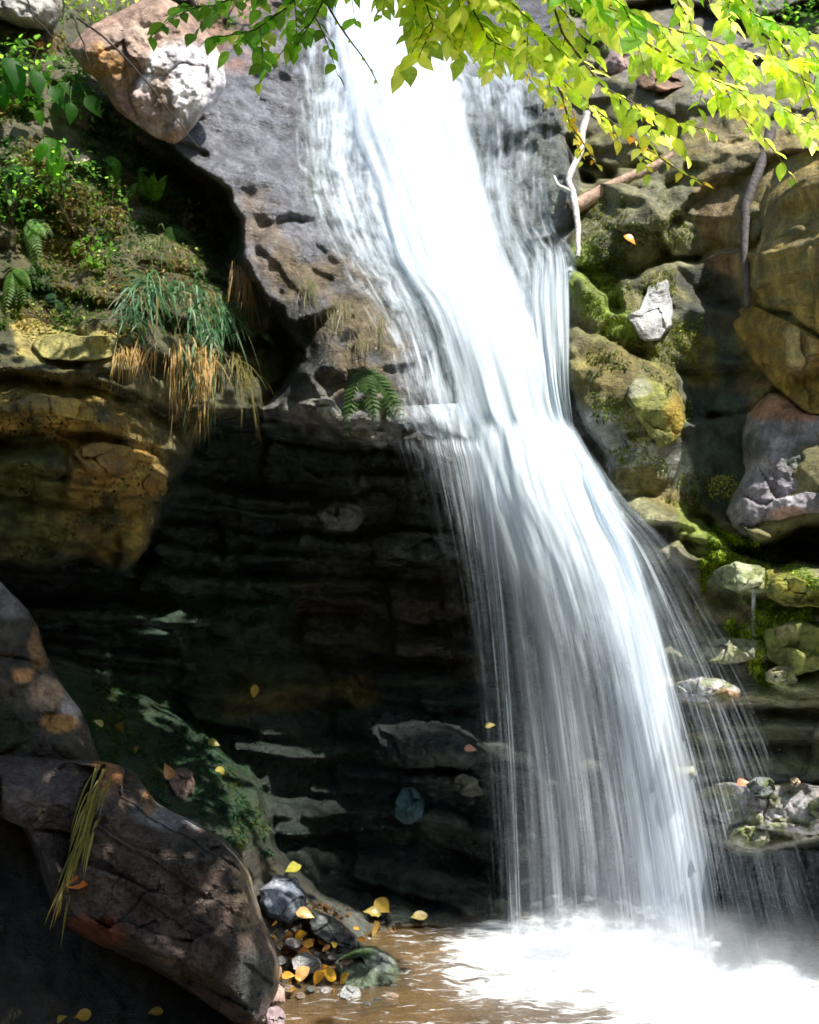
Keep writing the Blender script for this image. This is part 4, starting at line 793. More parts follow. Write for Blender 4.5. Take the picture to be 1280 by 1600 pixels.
# ---------------------------------------------------------------- plants
def tube(path, r0, r1, k=6):
    p = np.asarray(path, float); n = len(p)
    T = np.gradient(p, axis=0); T /= np.linalg.norm(T, axis=1)[:, None] + 1e-9
    up = np.array([.13, .9, .3]); A = np.cross(T, up); A /= np.linalg.norm(A, axis=1)[:, None] + 1e-9; B = np.cross(T, A)
    a = np.linspace(0, 2 * np.pi, k, endpoint=False); rr = np.linspace(r0, r1, n)[:, None, None]
    V = p[:, None] + rr * (np.cos(a)[None, :, None] * A[:, None] + np.sin(a)[None, :, None] * B[:, None])
    i = np.arange(n * k).reshape(n, k); j = np.roll(i, -1, 1)
    return V.reshape(-1, 3), np.stack([i[:-1], j[:-1], j[1:], i[1:]], -1).reshape(-1, 4)

class Bag:
    def __init__(s): s.V, s.F, s.C, s.n = [], [], [], 0
    def add(s, V, F, c):
        s.V.append(V); s.F.append(F + s.n); s.n += len(V); s.C.append(np.broadcast_to(np.asarray(c, float), (len(V), 3)).copy())
    def build(s, name, mat, root=None):
        V, F, Cc = np.concatenate(s.V), np.concatenate(s.F), np.concatenate(s.C)
        return child(name, V, F, mat, root, cols=Cc) if root is not None else mesh(name, V, F, mat, cols=Cc)

_lt = np.array([0, .08, .22, .4, .58, .75, .9, 1.0]); _lw = np.array([.02, .14, .26, .31, .27, .17, .06, .0])
def leaf(bag, base_, d, nrm, L, c, wid=1.0, fold=.25, curl=.2, r=None):
    d = np.asarray(d, float); d = d / np.linalg.norm(d); nrm = np.asarray(nrm, float); nrm = nrm - d * (nrm @ d); nrm /= np.linalg.norm(nrm) + 1e-9
    s = np.cross(d, nrm)
    n = len(_lt)
    z = -curl * _lt ** 2 * L
    mid = base_ + d * (_lt * L)[:, None] + nrm * z[:, None]
    ww = (_lw * L * wid)[:, None]
    l_ = mid + s * ww + nrm * (fold * ww); r_ = mid - s * ww + nrm * (fold * ww)
    V = np.concatenate([l_, mid, r_])
    i = np.arange(n - 1)
    F = np.concatenate([np.stack([i, i + 1, n + i + 1, n + i], 1), np.stack([n + i, n + i + 1, 2 * n + i + 1, 2 * n + i], 1)])
    cc = np.tile(np.asarray(c, float), (3 * n, 1)); cc[n:2 * n] *= 1.12
    bag.add(V, F, cc)
def blade(bag, b, d, L, wdt, droop, c, n=6, tipc=None):
    d = np.asarray(d, float) / np.linalg.norm(d); t = np.linspace(0, 1, n)
    P = b + d * (t * L)[:, None] + np.array([0, 0, -1.0]) * (droop * L * t ** 2)[:, None]
    s = np.cross(d, [0.1, -1, .2]); s /= np.linalg.norm(s) + 1e-9
    ww = (wdt * np.sin(np.pi * np.clip(t * .85 + .15, 0, 1)))[:, None]
    V = np.concatenate([P - s * ww, P + s * ww]); i = np.arange(n - 1)
    F = np.stack([i, i + 1, n + i + 1, n + i], 1)
    cc = np.tile(np.asarray(c, float), (2 * n, 1))
    if tipc is not None:
        k = np.tile(t, 2)[:, None]; cc = cc * (1 - k) + np.asarray(tipc) * k
    bag.add(V, F, cc)

YG = [(.40, .47, .06), (.48, .51, .08), (.32, .42, .05), (.54, .54, .12), (.24, .34, .04)]
DG = [(.09, .24, .02), (.14, .30, .025), (.18, .34, .03), (.08, .17, .02)]
OR = [(.55, .35, .03), (.55, .24, .03), (.45, .40, .05), (.40, .40, .05)]
GB = [(.03, .10, .035), (.05, .14, .05), (.07, .17, .07), (.02, .07, .03)]
DRY = [(.42, .28, .09), (.50, .36, .14), (.36, .22, .07), (.45, .34, .17)]

def spray_branch(label, path, Yd, n, size, pal, side=4, seed=0, tip=None, name='leafy_branch', group='leafy branches hanging over the water', spread=1.0):
    r = np.random.default_rng(seed)
    pts = resample(np.asarray(path, float), 40, False)
    pts += np.stack([3 * np.sin(np.arange(40) / 5 + seed), 3 * np.cos(np.arange(40) / 4 + seed)], -1) * np.linspace(0, 1, 40)[:, None]
    Yv = Yd + np.linspace(.15, -.15, 40) + .06 * np.sin(np.arange(40) / 6 + seed)
    P = at(pts[:, 0], pts[:, 1], Yv)
    root = empty(name, P[0], label, 'branch', group)
    wood = Bag(); V, F = tube(P, .007, .002); wood.add(V, F, (.10, .07, .045))
    fol = Bag()
    def put(Q, cnt, t0):
        T = np.gradient(Q, axis=0)
        for i in range(cnt):
            f = t0 + (1 - t0) * (i + r.uniform(.1, .9)) / cnt; q = f * (len(Q) - 1); k = int(min(q, len(Q) - 2)); b = Q[k] * (1 - q + k) + Q[k + 1] * (q - k)
            t = T[k] / np.linalg.norm(T[k]); sd = np.cross(t, [0, -.55, .83]); sd /= np.linalg.norm(sd)
            sg = 1 if i % 2 else -1
            d = t * r.uniform(.3, .9) + sd * sg * r.uniform(.5, 1.0) + np.array([r.normal(0, .15), r.normal(-.1, .25), -r.uniform(.15, .6)])
            nr_ = np.array([r.normal(.1, .3), r.normal(-.55, .3), r.uniform(.4, 1)])
            L = size * r.choice([.5, .65, .8, .9, 1.0]) * r.uniform(.85, 1.15)
            pl = pal if (tip is None or f < .72 or r.random() < .3) else tip
            c = np.array(pl[r.integers(len(pl))]) * r.uniform(.8, 1.2)
            leaf(fol, b + t * .002, d, nr_, L, c, r.uniform(.85, 1.15), r.uniform(.1, .4), r.uniform(0, .35))
    put(P, int(n * 1.5), .12)
    for k in range(side):
        f = .2 + .7 * (k + r.uniform(0, 1)) / max(side, 1); q = int(f * 38); t = P[q + 1] - P[q]; t /= np.linalg.norm(t)
        sd = np.cross(t, [0, -.4, .9]); sg = 1 if k % 2 else -1
        d = t * .7 + sd * sg * .8 * spread + np.array([0, r.uniform(-.3, .1), -.25]); d /= np.linalg.norm(d); Ls = r.uniform(.18, .34) * spread
        tt = np.linspace(0, 1, 10)[:, None]; Q = P[q] + d * tt * Ls + np.array([0, 0, -.10]) * tt ** 2 * Ls * 3
        V, F = tube(Q, .003, .0012, 5); wood.add(V, F, (.11, .08, .045)); put(Q, max(6, n // 3), .1)
    wood.build('twig', M_bark, root); fol.build('foliage', M_leaf, root)
    return root

spray_branch('upper long branch with bright yellow green leaves crossing the top right', [(800, -140), (905, -5), (1000, 30), (1090, 55), (1180, 88), (1300, 108)], 5.3, 34, .115, YG, 7, 1)
spray_branch('branch whose leaf tips end at the right edge above the golden rock', [(900, -80), (1010, 66), (1125, 130), (1200, 160), (1290, 205)], 5.1, 30, .105, YG, 5, 2)
spray_branch('lowest branch with small leaves turning orange at its tip', [(760, -110), (800, 40), (890, 145), (985, 215), (1070, 270), (1105, 284)], 5.3, 26, .075, YG, 4, 3, OR, spread=.7)
spray_branch('short leafy branch hanging straight down right of the water top', [(610, -140), (655, -20), (678, 40), (655, 92)], 5.2, 30, .11, YG, 6, 4)
spray_branch('leafy branch in front of the spreading upper water', [(690, -140), (725, -5), (765, 60), (860, 100)], 5.2, 34, .11, YG, 7, 5)
spray_branch('highest branch in the top right corner with deeper green leaves', [(980, -140), (1090, -20), (1190, 25), (1310, 70)], 5.5, 30, .11, YG[:1] + YG[2:] + DG[1:3], 6, 6)
spray_branch('middle branch with pale leaves in front of the pink rock', [(830, -90), (880, 55), (945, 135), (1045, 190), (1115, 210)], 5.2, 28, .095, YG, 5, 7)
spray_branch('branch with big dim leaves along the top edge over the pink rock', [(760, -140), (860, -50), (950, -5), (1010, 40)], 4.9, 16, .13, YG[2:3] + DG[1:3], 4, 8)
spray_branch('small twig with golden yellow leaves beside the bleached branch', [(850, 90), (880, 150), (890, 200), (935, 255)], 5.5, 18, .06, OR[2:] + OR[:1] + YG[:2], 2, 9, OR, spread=.6)
spray_branch('right end branch drooping along the right edge', [(1080, -120), (1160, 0), (1250, 110), (1290, 215)], 5.4, 26, .10, YG, 5, 10)
spray_branch('leafy branch close under the top edge right of the water top', [(560, -140), (620, -30), (700, 15), (800, 50)], 5.4, 36, .11, YG, 8, 15)
spray_branch('green branch dropping towards the slope left of the water top', [(570, -130), (490, -30), (445, 15), (400, 45), (330, 60)], 5.8, 30, .105, DG + YG[2:3] + YG[4:], 5, 11)
spray_branch('green branch hanging directly beside the water top on its left', [(590, -110), (522, -25), (490, 30), (455, 85)], 5.8, 22, .10, DG[1:] + YG[2:3], 4, 12)
spray_branch('topmost left branch with leaves cut by the upper edge', [(500, -120), (410, -25), (330, 10), (270, 14)], 6.0, 28, .10, DG[1:] + YG[4:], 5, 13)
spray_branch('thin twig with a few washed out yellow leaves in front of the white water', [(470, -90), (515, 10), (550, 70), (590, 130)], 5.8, 8, .055, OR[2:] + [(.5, .5, .05)], 0, 14)

spray_branch('pale leaved branch sagging across the upper water under the top edge', [(640, -160), (700, -70), (790, 0), (870, 70), (900, 105)], 5.0, 32, .105, YG, 7, 16)
spray_branch('small leaved spray hanging lowest at the upper right beside the dark root', [(1010, -90), (1080, 40), (1130, 130), (1165, 185), (1180, 215)], 5.2, 24, .085, YG, 5, 17)
def fern(label, x, y, Ls, ang, nf, c, dry=None, name='fern', cat='fern', seed=0, group='ferns and small plants on the cliff', out=.05, droop=.6):
    r = np.random.default_rng(seed); b = at(x, y, cy(x, y) - out); root = empty(name, b, label, cat, group)
    for k in range(nf):
        a = R(ang + r.uniform(-55, 55)); L = Ls * r.uniform(.7, 1.1)
        d = np.array([math.cos(a), -.35 + r.uniform(-.3, .1), math.sin(a)]); d /= np.linalg.norm(d)
        t = np.linspace(0, 1, 16)[:, None]; Q = b + d * t * L + np.array([0, 0, -1.]) * droop * L * t ** 2
        bag = Bag(); V, F = tube(Q, .0022, .0008, 5); bag.add(V, F, np.array(c) * .7)
        T = np.gradient(Q, axis=0)
        for i in range(2, 16):
            tt = T[i] / np.linalg.norm(T[i]); sd = np.cross(tt, [0, -.8, .6]); sd /= np.linalg.norm(sd) + 1e-9
            ll = L * .26 * math.sin(math.pi * (i / 16) ** .7) + .004
            for s in (-1, 1):
                leaf(bag, Q[i], sd * s + tt * .45 + np.array([0, 0, -.15]), [0, -.7, .7], ll, np.array(c) * r.uniform(.7, 1.3), .75, .15, .2)
        bag.build('frond', M_leaf, root)
    return root
fern('green fern hanging at the lip of the overhang beside the water', 566, 572, .30, -75, 6, (.10, .17, .06), seed=21, droop=.5)
fern('small bright fern below the pink boulder on the left cliff', 118, 112, .20, -40, 5, (.14, .26, .04), seed=22)
fern('bright sprig climbing in the dark gap left of the grey slope', 236, 318, .24, 55, 4, (.18, .30, .05), seed=23, droop=.15)
fern('low bright sprig left of the dark gap on the cliff', 198, 312, .16, 80, 4, (.15, .25, .06), seed=24, droop=.3)
fern('small fern in the shade under the grey slope edge', 372, 366, .16, -60, 4, (.08, .19, .05), seed=25)
fern('pale little sprig in the black recess above the lip', 408, 522, .09, 20, 4, (.20, .28, .14), seed=26)
fern('pale leaved sprig near the left edge above the ochre layers', 40, 345, .2, -30, 5, (.22, .32, .14), seed=27)
fern('yellow green tuft above the dark ledge on the left cliff', 148, 420, .13, 60, 5, (.22, .32, .06), seed=28)
fern('fern at the left edge below the broad leaves', 10, 260, .2, -20, 5, (.06, .14, .04), seed=29)
fern('fine fern under the sprig in the dark gap', 262, 352, .18, -40, 5, (.08, .16, .04), seed=30)
fern('dim fern over the golden block near the left edge', 70, 470, .14, 10, 5, (.05, .12, .05), seed=31)
fern('short fern on the rim of the pink boulder', 205, 186, .09, -60, 4, (.16, .26, .05), seed=32)

def bush(label, x, y, rx, ry, n, size, pal, seed, name='bush', cat='bush', out=.08, group='green bushes along the top of the cliff'):
    r = np.random.default_rng(seed); Yb = float(cyb(x, y)) - out
    b = at(x, y + ry, Yb); root = empty(name, b, label, cat, group)
    wood, fol = Bag(), Bag(); m = Yb / FPX
    for k in range(7):
        e = at(x + r.uniform(-rx, rx) * .8, y - r.uniform(-.3, .9) * ry, Yb - r.uniform(0, .15)); t = np.linspace(0, 1, 8)[:, None]
        V, F = tube(b + (e - b) * t + np.array([0, -.05, 0]) * np.sin(np.pi * t), .004, .0012, 5); wood.add(V, F, (.07, .055, .03))
    for k in range(n):
        a = r.uniform(0, 2 * np.pi); q = math.sqrt(r.random()); dx, dz, dy = rx * q * math.cos(a) * m, ry * q * math.sin(a) * m, -r.uniform(0, .22) * (1 - .5 * q)
        p = at(x, y, Yb) + np.array([dx, dy, dz])
        leaf(fol, p, [r.normal(.2, .6), r.normal(-.4, .4), r.normal(-.3, .5)], [r.normal(0, .4), -.5, .8], size * r.uniform(.6, 1.2), np.array(pal[r.integers(len(pal))]) * r.uniform(.75, 1.25), r.uniform(.8, 1.1))
    wood.build('stem', M_bark, root); fol.build('foliage', M_leaf, root)
    return root
bush('bright green bush growing on top of the pink boulder', 160, 22, 62, 42, 170, .05, YG[:3] + DG[1:], 41)
bush('small green bush between the corner stone and the pink boulder', 98, 8, 18, 40, 60, .045, YG[2:] + DG, 42)
bush('dark green bush behind the leaves right of the water top', 915, 40, 50, 50, 160, .055, DG + YG[2:3], 43, out=.3)
bush('dark bush in the top right corner behind the leaves', 1235, 14, 60, 34, 150, .055, DG, 44, out=.3)
bush('shadowy green bush on the slope behind the left leaves', 350, 5, 60, 40, 120, .055, DG, 45, out=.2)
bush('mossy shrub clump under the bright sprig in the dark gap', 285, 345, 48, 34, 150, .03, [(.05, .06, .015), (.09, .10, .02), (.12, .12, .03)], 46, group='shrub clumps on the left cliff')
bush('olive shrub clump at the middle of the overgrown cliff', 120, 330, 60, 40, 160, .032, [(.05, .07, .015), (.10, .10, .02), (.14, .11, .03)], 47, group='shrub clumps on the left cliff')
bush('green shrub clump along the left edge under the broad leaves', 20, 300, 50, 50, 150, .04, DG, 48, group='shrub clumps on the left cliff')

bush('leafy green bush under the corner stone near the left edge', 40, 120, 60, 60, 170, .06, DG, 141, group='green bushes on the left cliff')
bush('light green herb bush left of the pink boulder', 135, 150, 42, 40, 130, .04, DG + YG[2:3], 142, group='green bushes on the left cliff')
bush('small pale green herb clump left of the grass tussock', 150, 395, 36, 24, 90, .035, DG + [(.22, .32, .12)], 143, group='green bushes on the left cliff')
bush('dense green herbs at the middle of the overgrown cliff', 95, 270, 60, 44, 190, .04, DG + [(.05, .12, .02)], 144, group='green bushes on the left cliff')
bush('olive herbs hanging above the tussock', 250, 405, 70, 26, 170, .03, [(.10, .14, .03), (.14, .17, .04), (.06, .12, .02)], 145, group='green bushes on the left cliff')
bush('pale green herbs along the top of the golden block', 90, 495, 80, 16, 130, .026, [(.14, .17, .04), (.07, .12, .02), (.2, .2, .06)], 146, group='green bushes on the left cliff')
bush('dim green herbs in the hollow between the dark gap and the bright sprig', 175, 330, 34, 50, 140, .03, DG + [(.12, .10, .03)], 147, group='green bushes on the left cliff')
fern('bright fern above the olive shrub clump', 165, 245, .17, -60, 5, (.16, .30, .05), seed=33)
fern('drooping light fern at the left edge over the ochre layers', 20, 420, .18, -40, 5, (.14, .24, .06), seed=34)
fern('tiny bright fern on the rim above the dark gap', 215, 265, .1, -30, 4, (.18, .32, .05), seed=35)
def broad(label, leaves_, seed, c):
    r = np.random.default_rng(seed); x0, y0 = leaves_[0][:2]; b = at(x0, y0, cy(x0, y0) - .12); root = empty('broad_leaf_plant', b, label, 'plant', 'broad leaved plants on the left cliff')
    st = Bag()
    for (x, y, dx, dy, L) in leaves_:
        Yd = float(b[1]) - r.uniform(.05, .25); p = at(x, y, Yd); t = np.linspace(0, 1, 8)[:, None]
        V, F = tube(b + (p - b) * t + np.array([0, -.04, .03]) * np.sin(np.pi * t), .003, .0015, 5); st.add(V, F, (.08, .12, .03))
        g = Bag(); leaf(g, p, [dx, -.25, -dy], [r.normal(.1, .35), -.75, .6], L * .72, np.array(c) * r.uniform(.7, 1.3), 1.1, .28, .45); g.build('leaf', M_leaf, root)
    st.build('stem', M_bark, root)
broad('broad leaved green plant hanging near the left edge', [(20, 100, .2, .9, .30), (5, 130, -.1, 1, .26), (50, 110, .5, .8, .24), (80, 135, .7, .9, .20), (92, 128, .9, .6, .2), (10, 90, .4, .6, .28)], 51, (.03, .13, .010))
broad('plant with two large bright leaves below the broad leaved plant', [(72, 225, -.3, .6, .17), (84, 240, .25, 1, .24), (70, 215, .5, .8, .26), (60, 172, .2, .8, .13)], 52, (.08, .24, .012))
broad('dim broad leaved plant behind the small bright fern', [(120, 130, .7, .8, .2), (135, 150, .8, 1, .2), (110, 160, .2, 1, .18), (100, 150, -.5, .7, .16)], 53, (.03, .11, .010))

# grass tussock and its dry hanging skirts
def tussock(name, label, cat, bases, n, L, wdt, pal, seed, part, droop=(.6, 1.3), dirx=(-.7, .7), up=(.1, .7), tip=None, out=.06, root=None, group=None, Yd=None):
    r = np.random.default_rng(seed)
    x0, y0 = np.mean(np.asarray(bases, float), 0)
    if root is None: root = empty(name, at(x0, y0, float(cyb(x0, y0)) - out if Yd is None else Yd), label, cat, group)
    g = Bag(); bs = np.asarray(bases, float)
    for k in range(n):
        x, y = bs[r.integers(len(bs))] + r.normal(0, 7, 2)
        b = at(x, y, (float(cyb(x, y)) - out if Yd is None else Yd) - r.uniform(0, .06)); _ = 0
        d = [r.uniform(*dirx), -r.uniform(.2, .8), r.uniform(*up)]
        c = np.array(pal[r.integers(len(pal))]) * r.uniform(.7, 1.3)
        blade(g, b, d, L * r.uniform(.3, 1.2), wdt * r.uniform(.6, 1.3), r.uniform(*droop), c, 7, None if tip is None else np.array(tip))
    g.build(part, M_grass, root)
    return root
gt = tussock('grass_tussock', 'dark green grass tussock with a straw coloured hanging skirt on the left cliff', 'grass tussock', [(215, 455), (235, 440), (255, 450), (280, 452), (310, 455), (335, 465), (348, 490), (300, 490), (330, 520)], 300, .24, .0062, GB + [(.10, .20, .10), (.18, .30, .17), (.24, .19, .07), (.13, .14, .04)], 61, 'green_blades', (.5, 1.9), (-.7, .9), (-.5, .8), group='grass on the left cliff')
tussock('', '', '', [(278, 540), (300, 540), (318, 545), (330, 550)], 60, .27, .0035, DRY + GB[:1], 62, 'dry_blades', (.6, 1.5), (-.1, .35), (-.6, .0), root=gt)
tussock('', '', '', [(325, 545), (335, 555), (330, 565)], 80, .27, .0035, DRY + GB[:1], 72, 'dry_blades', (.6, 1.5), (-.3, .1), (-.8, -.2), root=gt)
tussock('', '', '', [(272, 548), (282, 560)], 22, .18, .003, DRY, 73, 'dry_blades', (.8, 1.5), (-.2, .2), (-.8, -.2), root=gt)
tussock('dry_grass', 'narrow straw coloured grass wisp left of the tussock', 'dry grass', [(190, 545), (200, 550)], 40, .13, .003, DRY, 63, 'dry_blades', (.8, 1.4), (-.1, .5), (-.8, -.1), group='grass on the left cliff')
tussock('dry_grass', 'pale straw wisp between the narrow wisp and the tussock', 'dry grass', [(228, 528), (236, 540)], 34, .15, .003, DRY, 64, 'dry_blades', (.8, 1.5), (-.5, .2), (-.8, -.1), group='grass on the left cliff')
tussock('dry_grass', 'rust brown grass tuft under the small shaded fern', 'dry grass', [(368, 415), (378, 425)], 60, .2, .003, [(.22, .13, .04), (.28, .17, .05)], 65, 'dry_blades', (.8, 1.4), (-.2, .4), (-.8, .0), group='grass on the left cliff')
tussock('dry_grass', 'olive grass strands hanging right of the tussock skirt', 'dry grass', [(370, 560), (385, 580)], 50, .22, .003, [(.14, .13, .03), (.2, .16, .05)], 66, 'dry_blades', (.7, 1.4), (-.2, .6), (-.8, .0), group='grass on the left cliff')
tussock('grass_tuft', 'light green grass tuft above the tussock', 'grass tuft', [(235, 390), (250, 380)], 60, .2, .003, [(.16, .2, .08), (.22, .24, .1)], 67, 'green_blades', (.5, 1.2), (-.6, .4), (-.1, .7), group='grass on the left cliff')
tussock('grass_tuft', 'dark green grass tuft touching the right side of the tussock', 'grass tuft', [(370, 500), (360, 480)], 60, .2, .0035, GB, 168, 'green_blades', (.5, 1.2), (-.6, .6), (-.2, .5), group='grass on the left cliff')
tussock('grass_tuft', 'dark green grass tuft touching the left side of the tussock', 'grass tuft', [(205, 480), (215, 500)], 60, .2, .0035, GB, 68, 'green_blades', (.5, 1.2), (-.6, .6), (-.2, .5), group='grass on the left cliff')
tussock('grass_tuft', 'fine brown grass hanging from the wet rock above the lip', 'grass tuft', [(480, 440), (520, 480), (560, 520), (590, 500), (540, 470)], 160, .14, .002, [(.2, .16, .08), (.14, .13, .05), (.1, .12, .04)], 69, 'dry_blades', (.8, 1.5), (-.1, .5), (-.8, -.1), group='grass on the left cliff')

# moss and small herbs nobody could count
def cover(name, label, poly, n, L, pal, seed, down=.5, wid=.6, thr=-.12):
    r = np.random.default_rng(seed); p = np.asarray(poly, float); lo, hi = p.min(0), p.max(0); g = Bag()
    x = r.uniform(lo[0], hi[0], n * 3); y = r.uniform(lo[1], hi[1], n * 3)
    keep = (poly_sd(x, y, poly) > 0) & (fbm(x / 40, y / 40, 0 * x, 3, seed) > thr)
    x, y = x[keep][:n], y[keep][:n]; Yc = cy(x, y)
    cn = fbm(x / 55, y / 55, 0 * x + 4, 3, seed + 1)
    P = at(x, y, Yc - .004)
    for k in range(len(x)):
        pl = pal[int(np.clip((cn[k] + .5) * len(pal) + r.normal(0, .8), 0, len(pal) - 1))]
        leaf(g, P[k], [r.normal(.1, .6), -r.uniform(.1, .9), r.normal(-down, .5)], [r.normal(0, .4), -.6, .7], L * r.uniform(.5, 1.4), np.array(pl) * r.uniform(.65, 1.35), wid * r.uniform(.6, 1.3), .2, .3)
    tag(g.build(name, M_leaf), label, None, None, 'stuff')
cover('ground_cover', 'moss, dry stalks and small herbs covering the left cliff', [(-150, 40), (100, 50), (180, 180), (330, 310), (370, 420), (380, 530), (200, 530), (130, 520), (20, 510), (-150, 560)], 18000, .040, [(.03, .08, .015), (.06, .13, .02), (.10, .15, .025), (.16, .15, .04), (.22, .17, .06)], 81, thr=-.3)
cover('moss', 'low moss on the golden layers of the left cliff', [(-150, 480), (210, 500), (330, 620), (260, 780), (180, 880), (-150, 860)], 3500, .022, [(.03, .05, .012), (.06, .07, .015), (.12, .09, .02)], 82)
cover('moss', 'deep green moss on the bank above the boulder', [(80, 1040), (240, 1085), (340, 1150), (420, 1260), (430, 1340), (300, 1300), (120, 1200)], 7000, .034, [(.010, .05, .022), (.016, .07, .026), (.03, .085, .02), (.08, .10, .02)], 83)
cover('moss', 'yellow green moss on the right ledges', [(1060, 780), (1130, 830), (1290, 880), (1290, 1050), (1190, 1070), (1100, 930)], 14000, .024, [(.10, .15, .015), (.24, .30, .02), (.36, .40, .05)], 84, thr=-.05)
cover('moss', 'thin moss on the right cliff', [(890, 300), (1060, 280), (1110, 430), (1090, 560), (1075, 690), (1130, 800), (1060, 800), (930, 690)], 5500, .02, [(.06, .09, .015), (.13, .17, .02), (.20, .23, .03)], 85, thr=0)

cover('leaf_litter', 'wet brown leaf litter, twigs and grit among the stones at the pool edge', [(400, 1390), (470, 1400), (600, 1430), (640, 1470), (600, 1560), (470, 1590), (410, 1600)], 900, .034, [(.09, .05, .02), (.15, .08, .025), (.22, .11, .03), (.30, .16, .04), (.05, .035, .02)], 87, .1, .8, -.2)
bush('yellow moss cushion on the dark rock left of the purple boulder', 1126, 762, 24, 22, 260, .018, [(.20, .22, .03), (.28, .28, .05)], 86, name='moss_cushion', cat='moss cushion', out=.03, group='moss cushions')

# dead wood
def stick(name, label, path, r0, r1, c, out=.08, cat='branch', group=None, Yd=None, forks=()):
    p = resample(np.asarray(path, float), 24, False)
    Yv = (cyb(p[:, 0], p[:, 1]) - out) if Yd is None else np.full(24, float(Yd))
    Yv = np.convolve(np.pad(Yv, 4, mode='edge'), np.ones(9) / 9, 'valid')
    P = at(p[:, 0], p[:, 1], Yv); P += .012 * np.stack([fbm(np.arange(24) / 3, 0 * Yv, 0 * Yv, 2, int(r0 * 1e4)), 0 * Yv, fbm(np.arange(24) / 3, 0 * Yv + 9, 0 * Yv, 2, 5)], -1)
    V, F = tube(P, r0, r1, 10)
    V = V + .25 * r0 * fbm(V[:, 0] * 30, V[:, 1] * 30, V[:, 2] * 30, 3, 6)[:, None]
    o = mesh(name, V, F, M_bark, cols=np.tile(np.asarray(c, float), (len(V), 1))); recenter(o, P[0])
    for q in forks:
        pq = resample(np.asarray(q, float), 12, False); Yq = cyb(pq[:, 0], pq[:, 1]) - out
        V, F = tube(at(pq[:, 0], pq[:, 1], Yq), r0 * .7, r1 * .5, 8); f = mesh('fork', V - np.array(o.location[:]), F, M_bark, o, cols=np.tile(np.asarray(c, float), (len(V), 1)))
    return tag(o, label, cat, group)
stick('dead_branch', 'bleached forked branch standing in the water at its right rim', [(916, 178), (910, 220), (902, 250), (886, 285), (893, 300), (902, 340), (904, 400)], .026, .014, (.62, .60, .58), .22, forks=([(893, 300), (872, 290), (866, 275)],))
stick('fallen_log', 'pale log with an orange top leaning on the right cliff', [(888, 330), (930, 306), (990, 278), (1055, 244)], .05, .035, (.45, .30, .22), .08, 'log')
stick('tree_root', 'dark root running down the joint left of the golden rock', [(1204, 205), (1188, 260), (1164, 330), (1162, 400), (1168, 480)], .035, .02, (.10, .085, .085), .05, 'root')
stick('twig', 'dark twig lying across the pink and white boulder', [(120, 30), (165, 62), (200, 95), (240, 140), (270, 180), (310, 230)], .007, .003, (.03, .022, .016), Yd=7.42, group='bare twigs')
stick('twig', 'dark twig crossing the grey corner stone', [(36, -10), (55, 30), (92, 66)], .006, .003, (.03, .022, .016), Yd=7.75, group='bare twigs')
stick('twig', 'short dark twig hanging beside the orange end of the pink boulder', [(112, 25), (128, 60), (138, 95)], .006, .003, (.03, .022, .016), Yd=7.45, group='bare twigs')

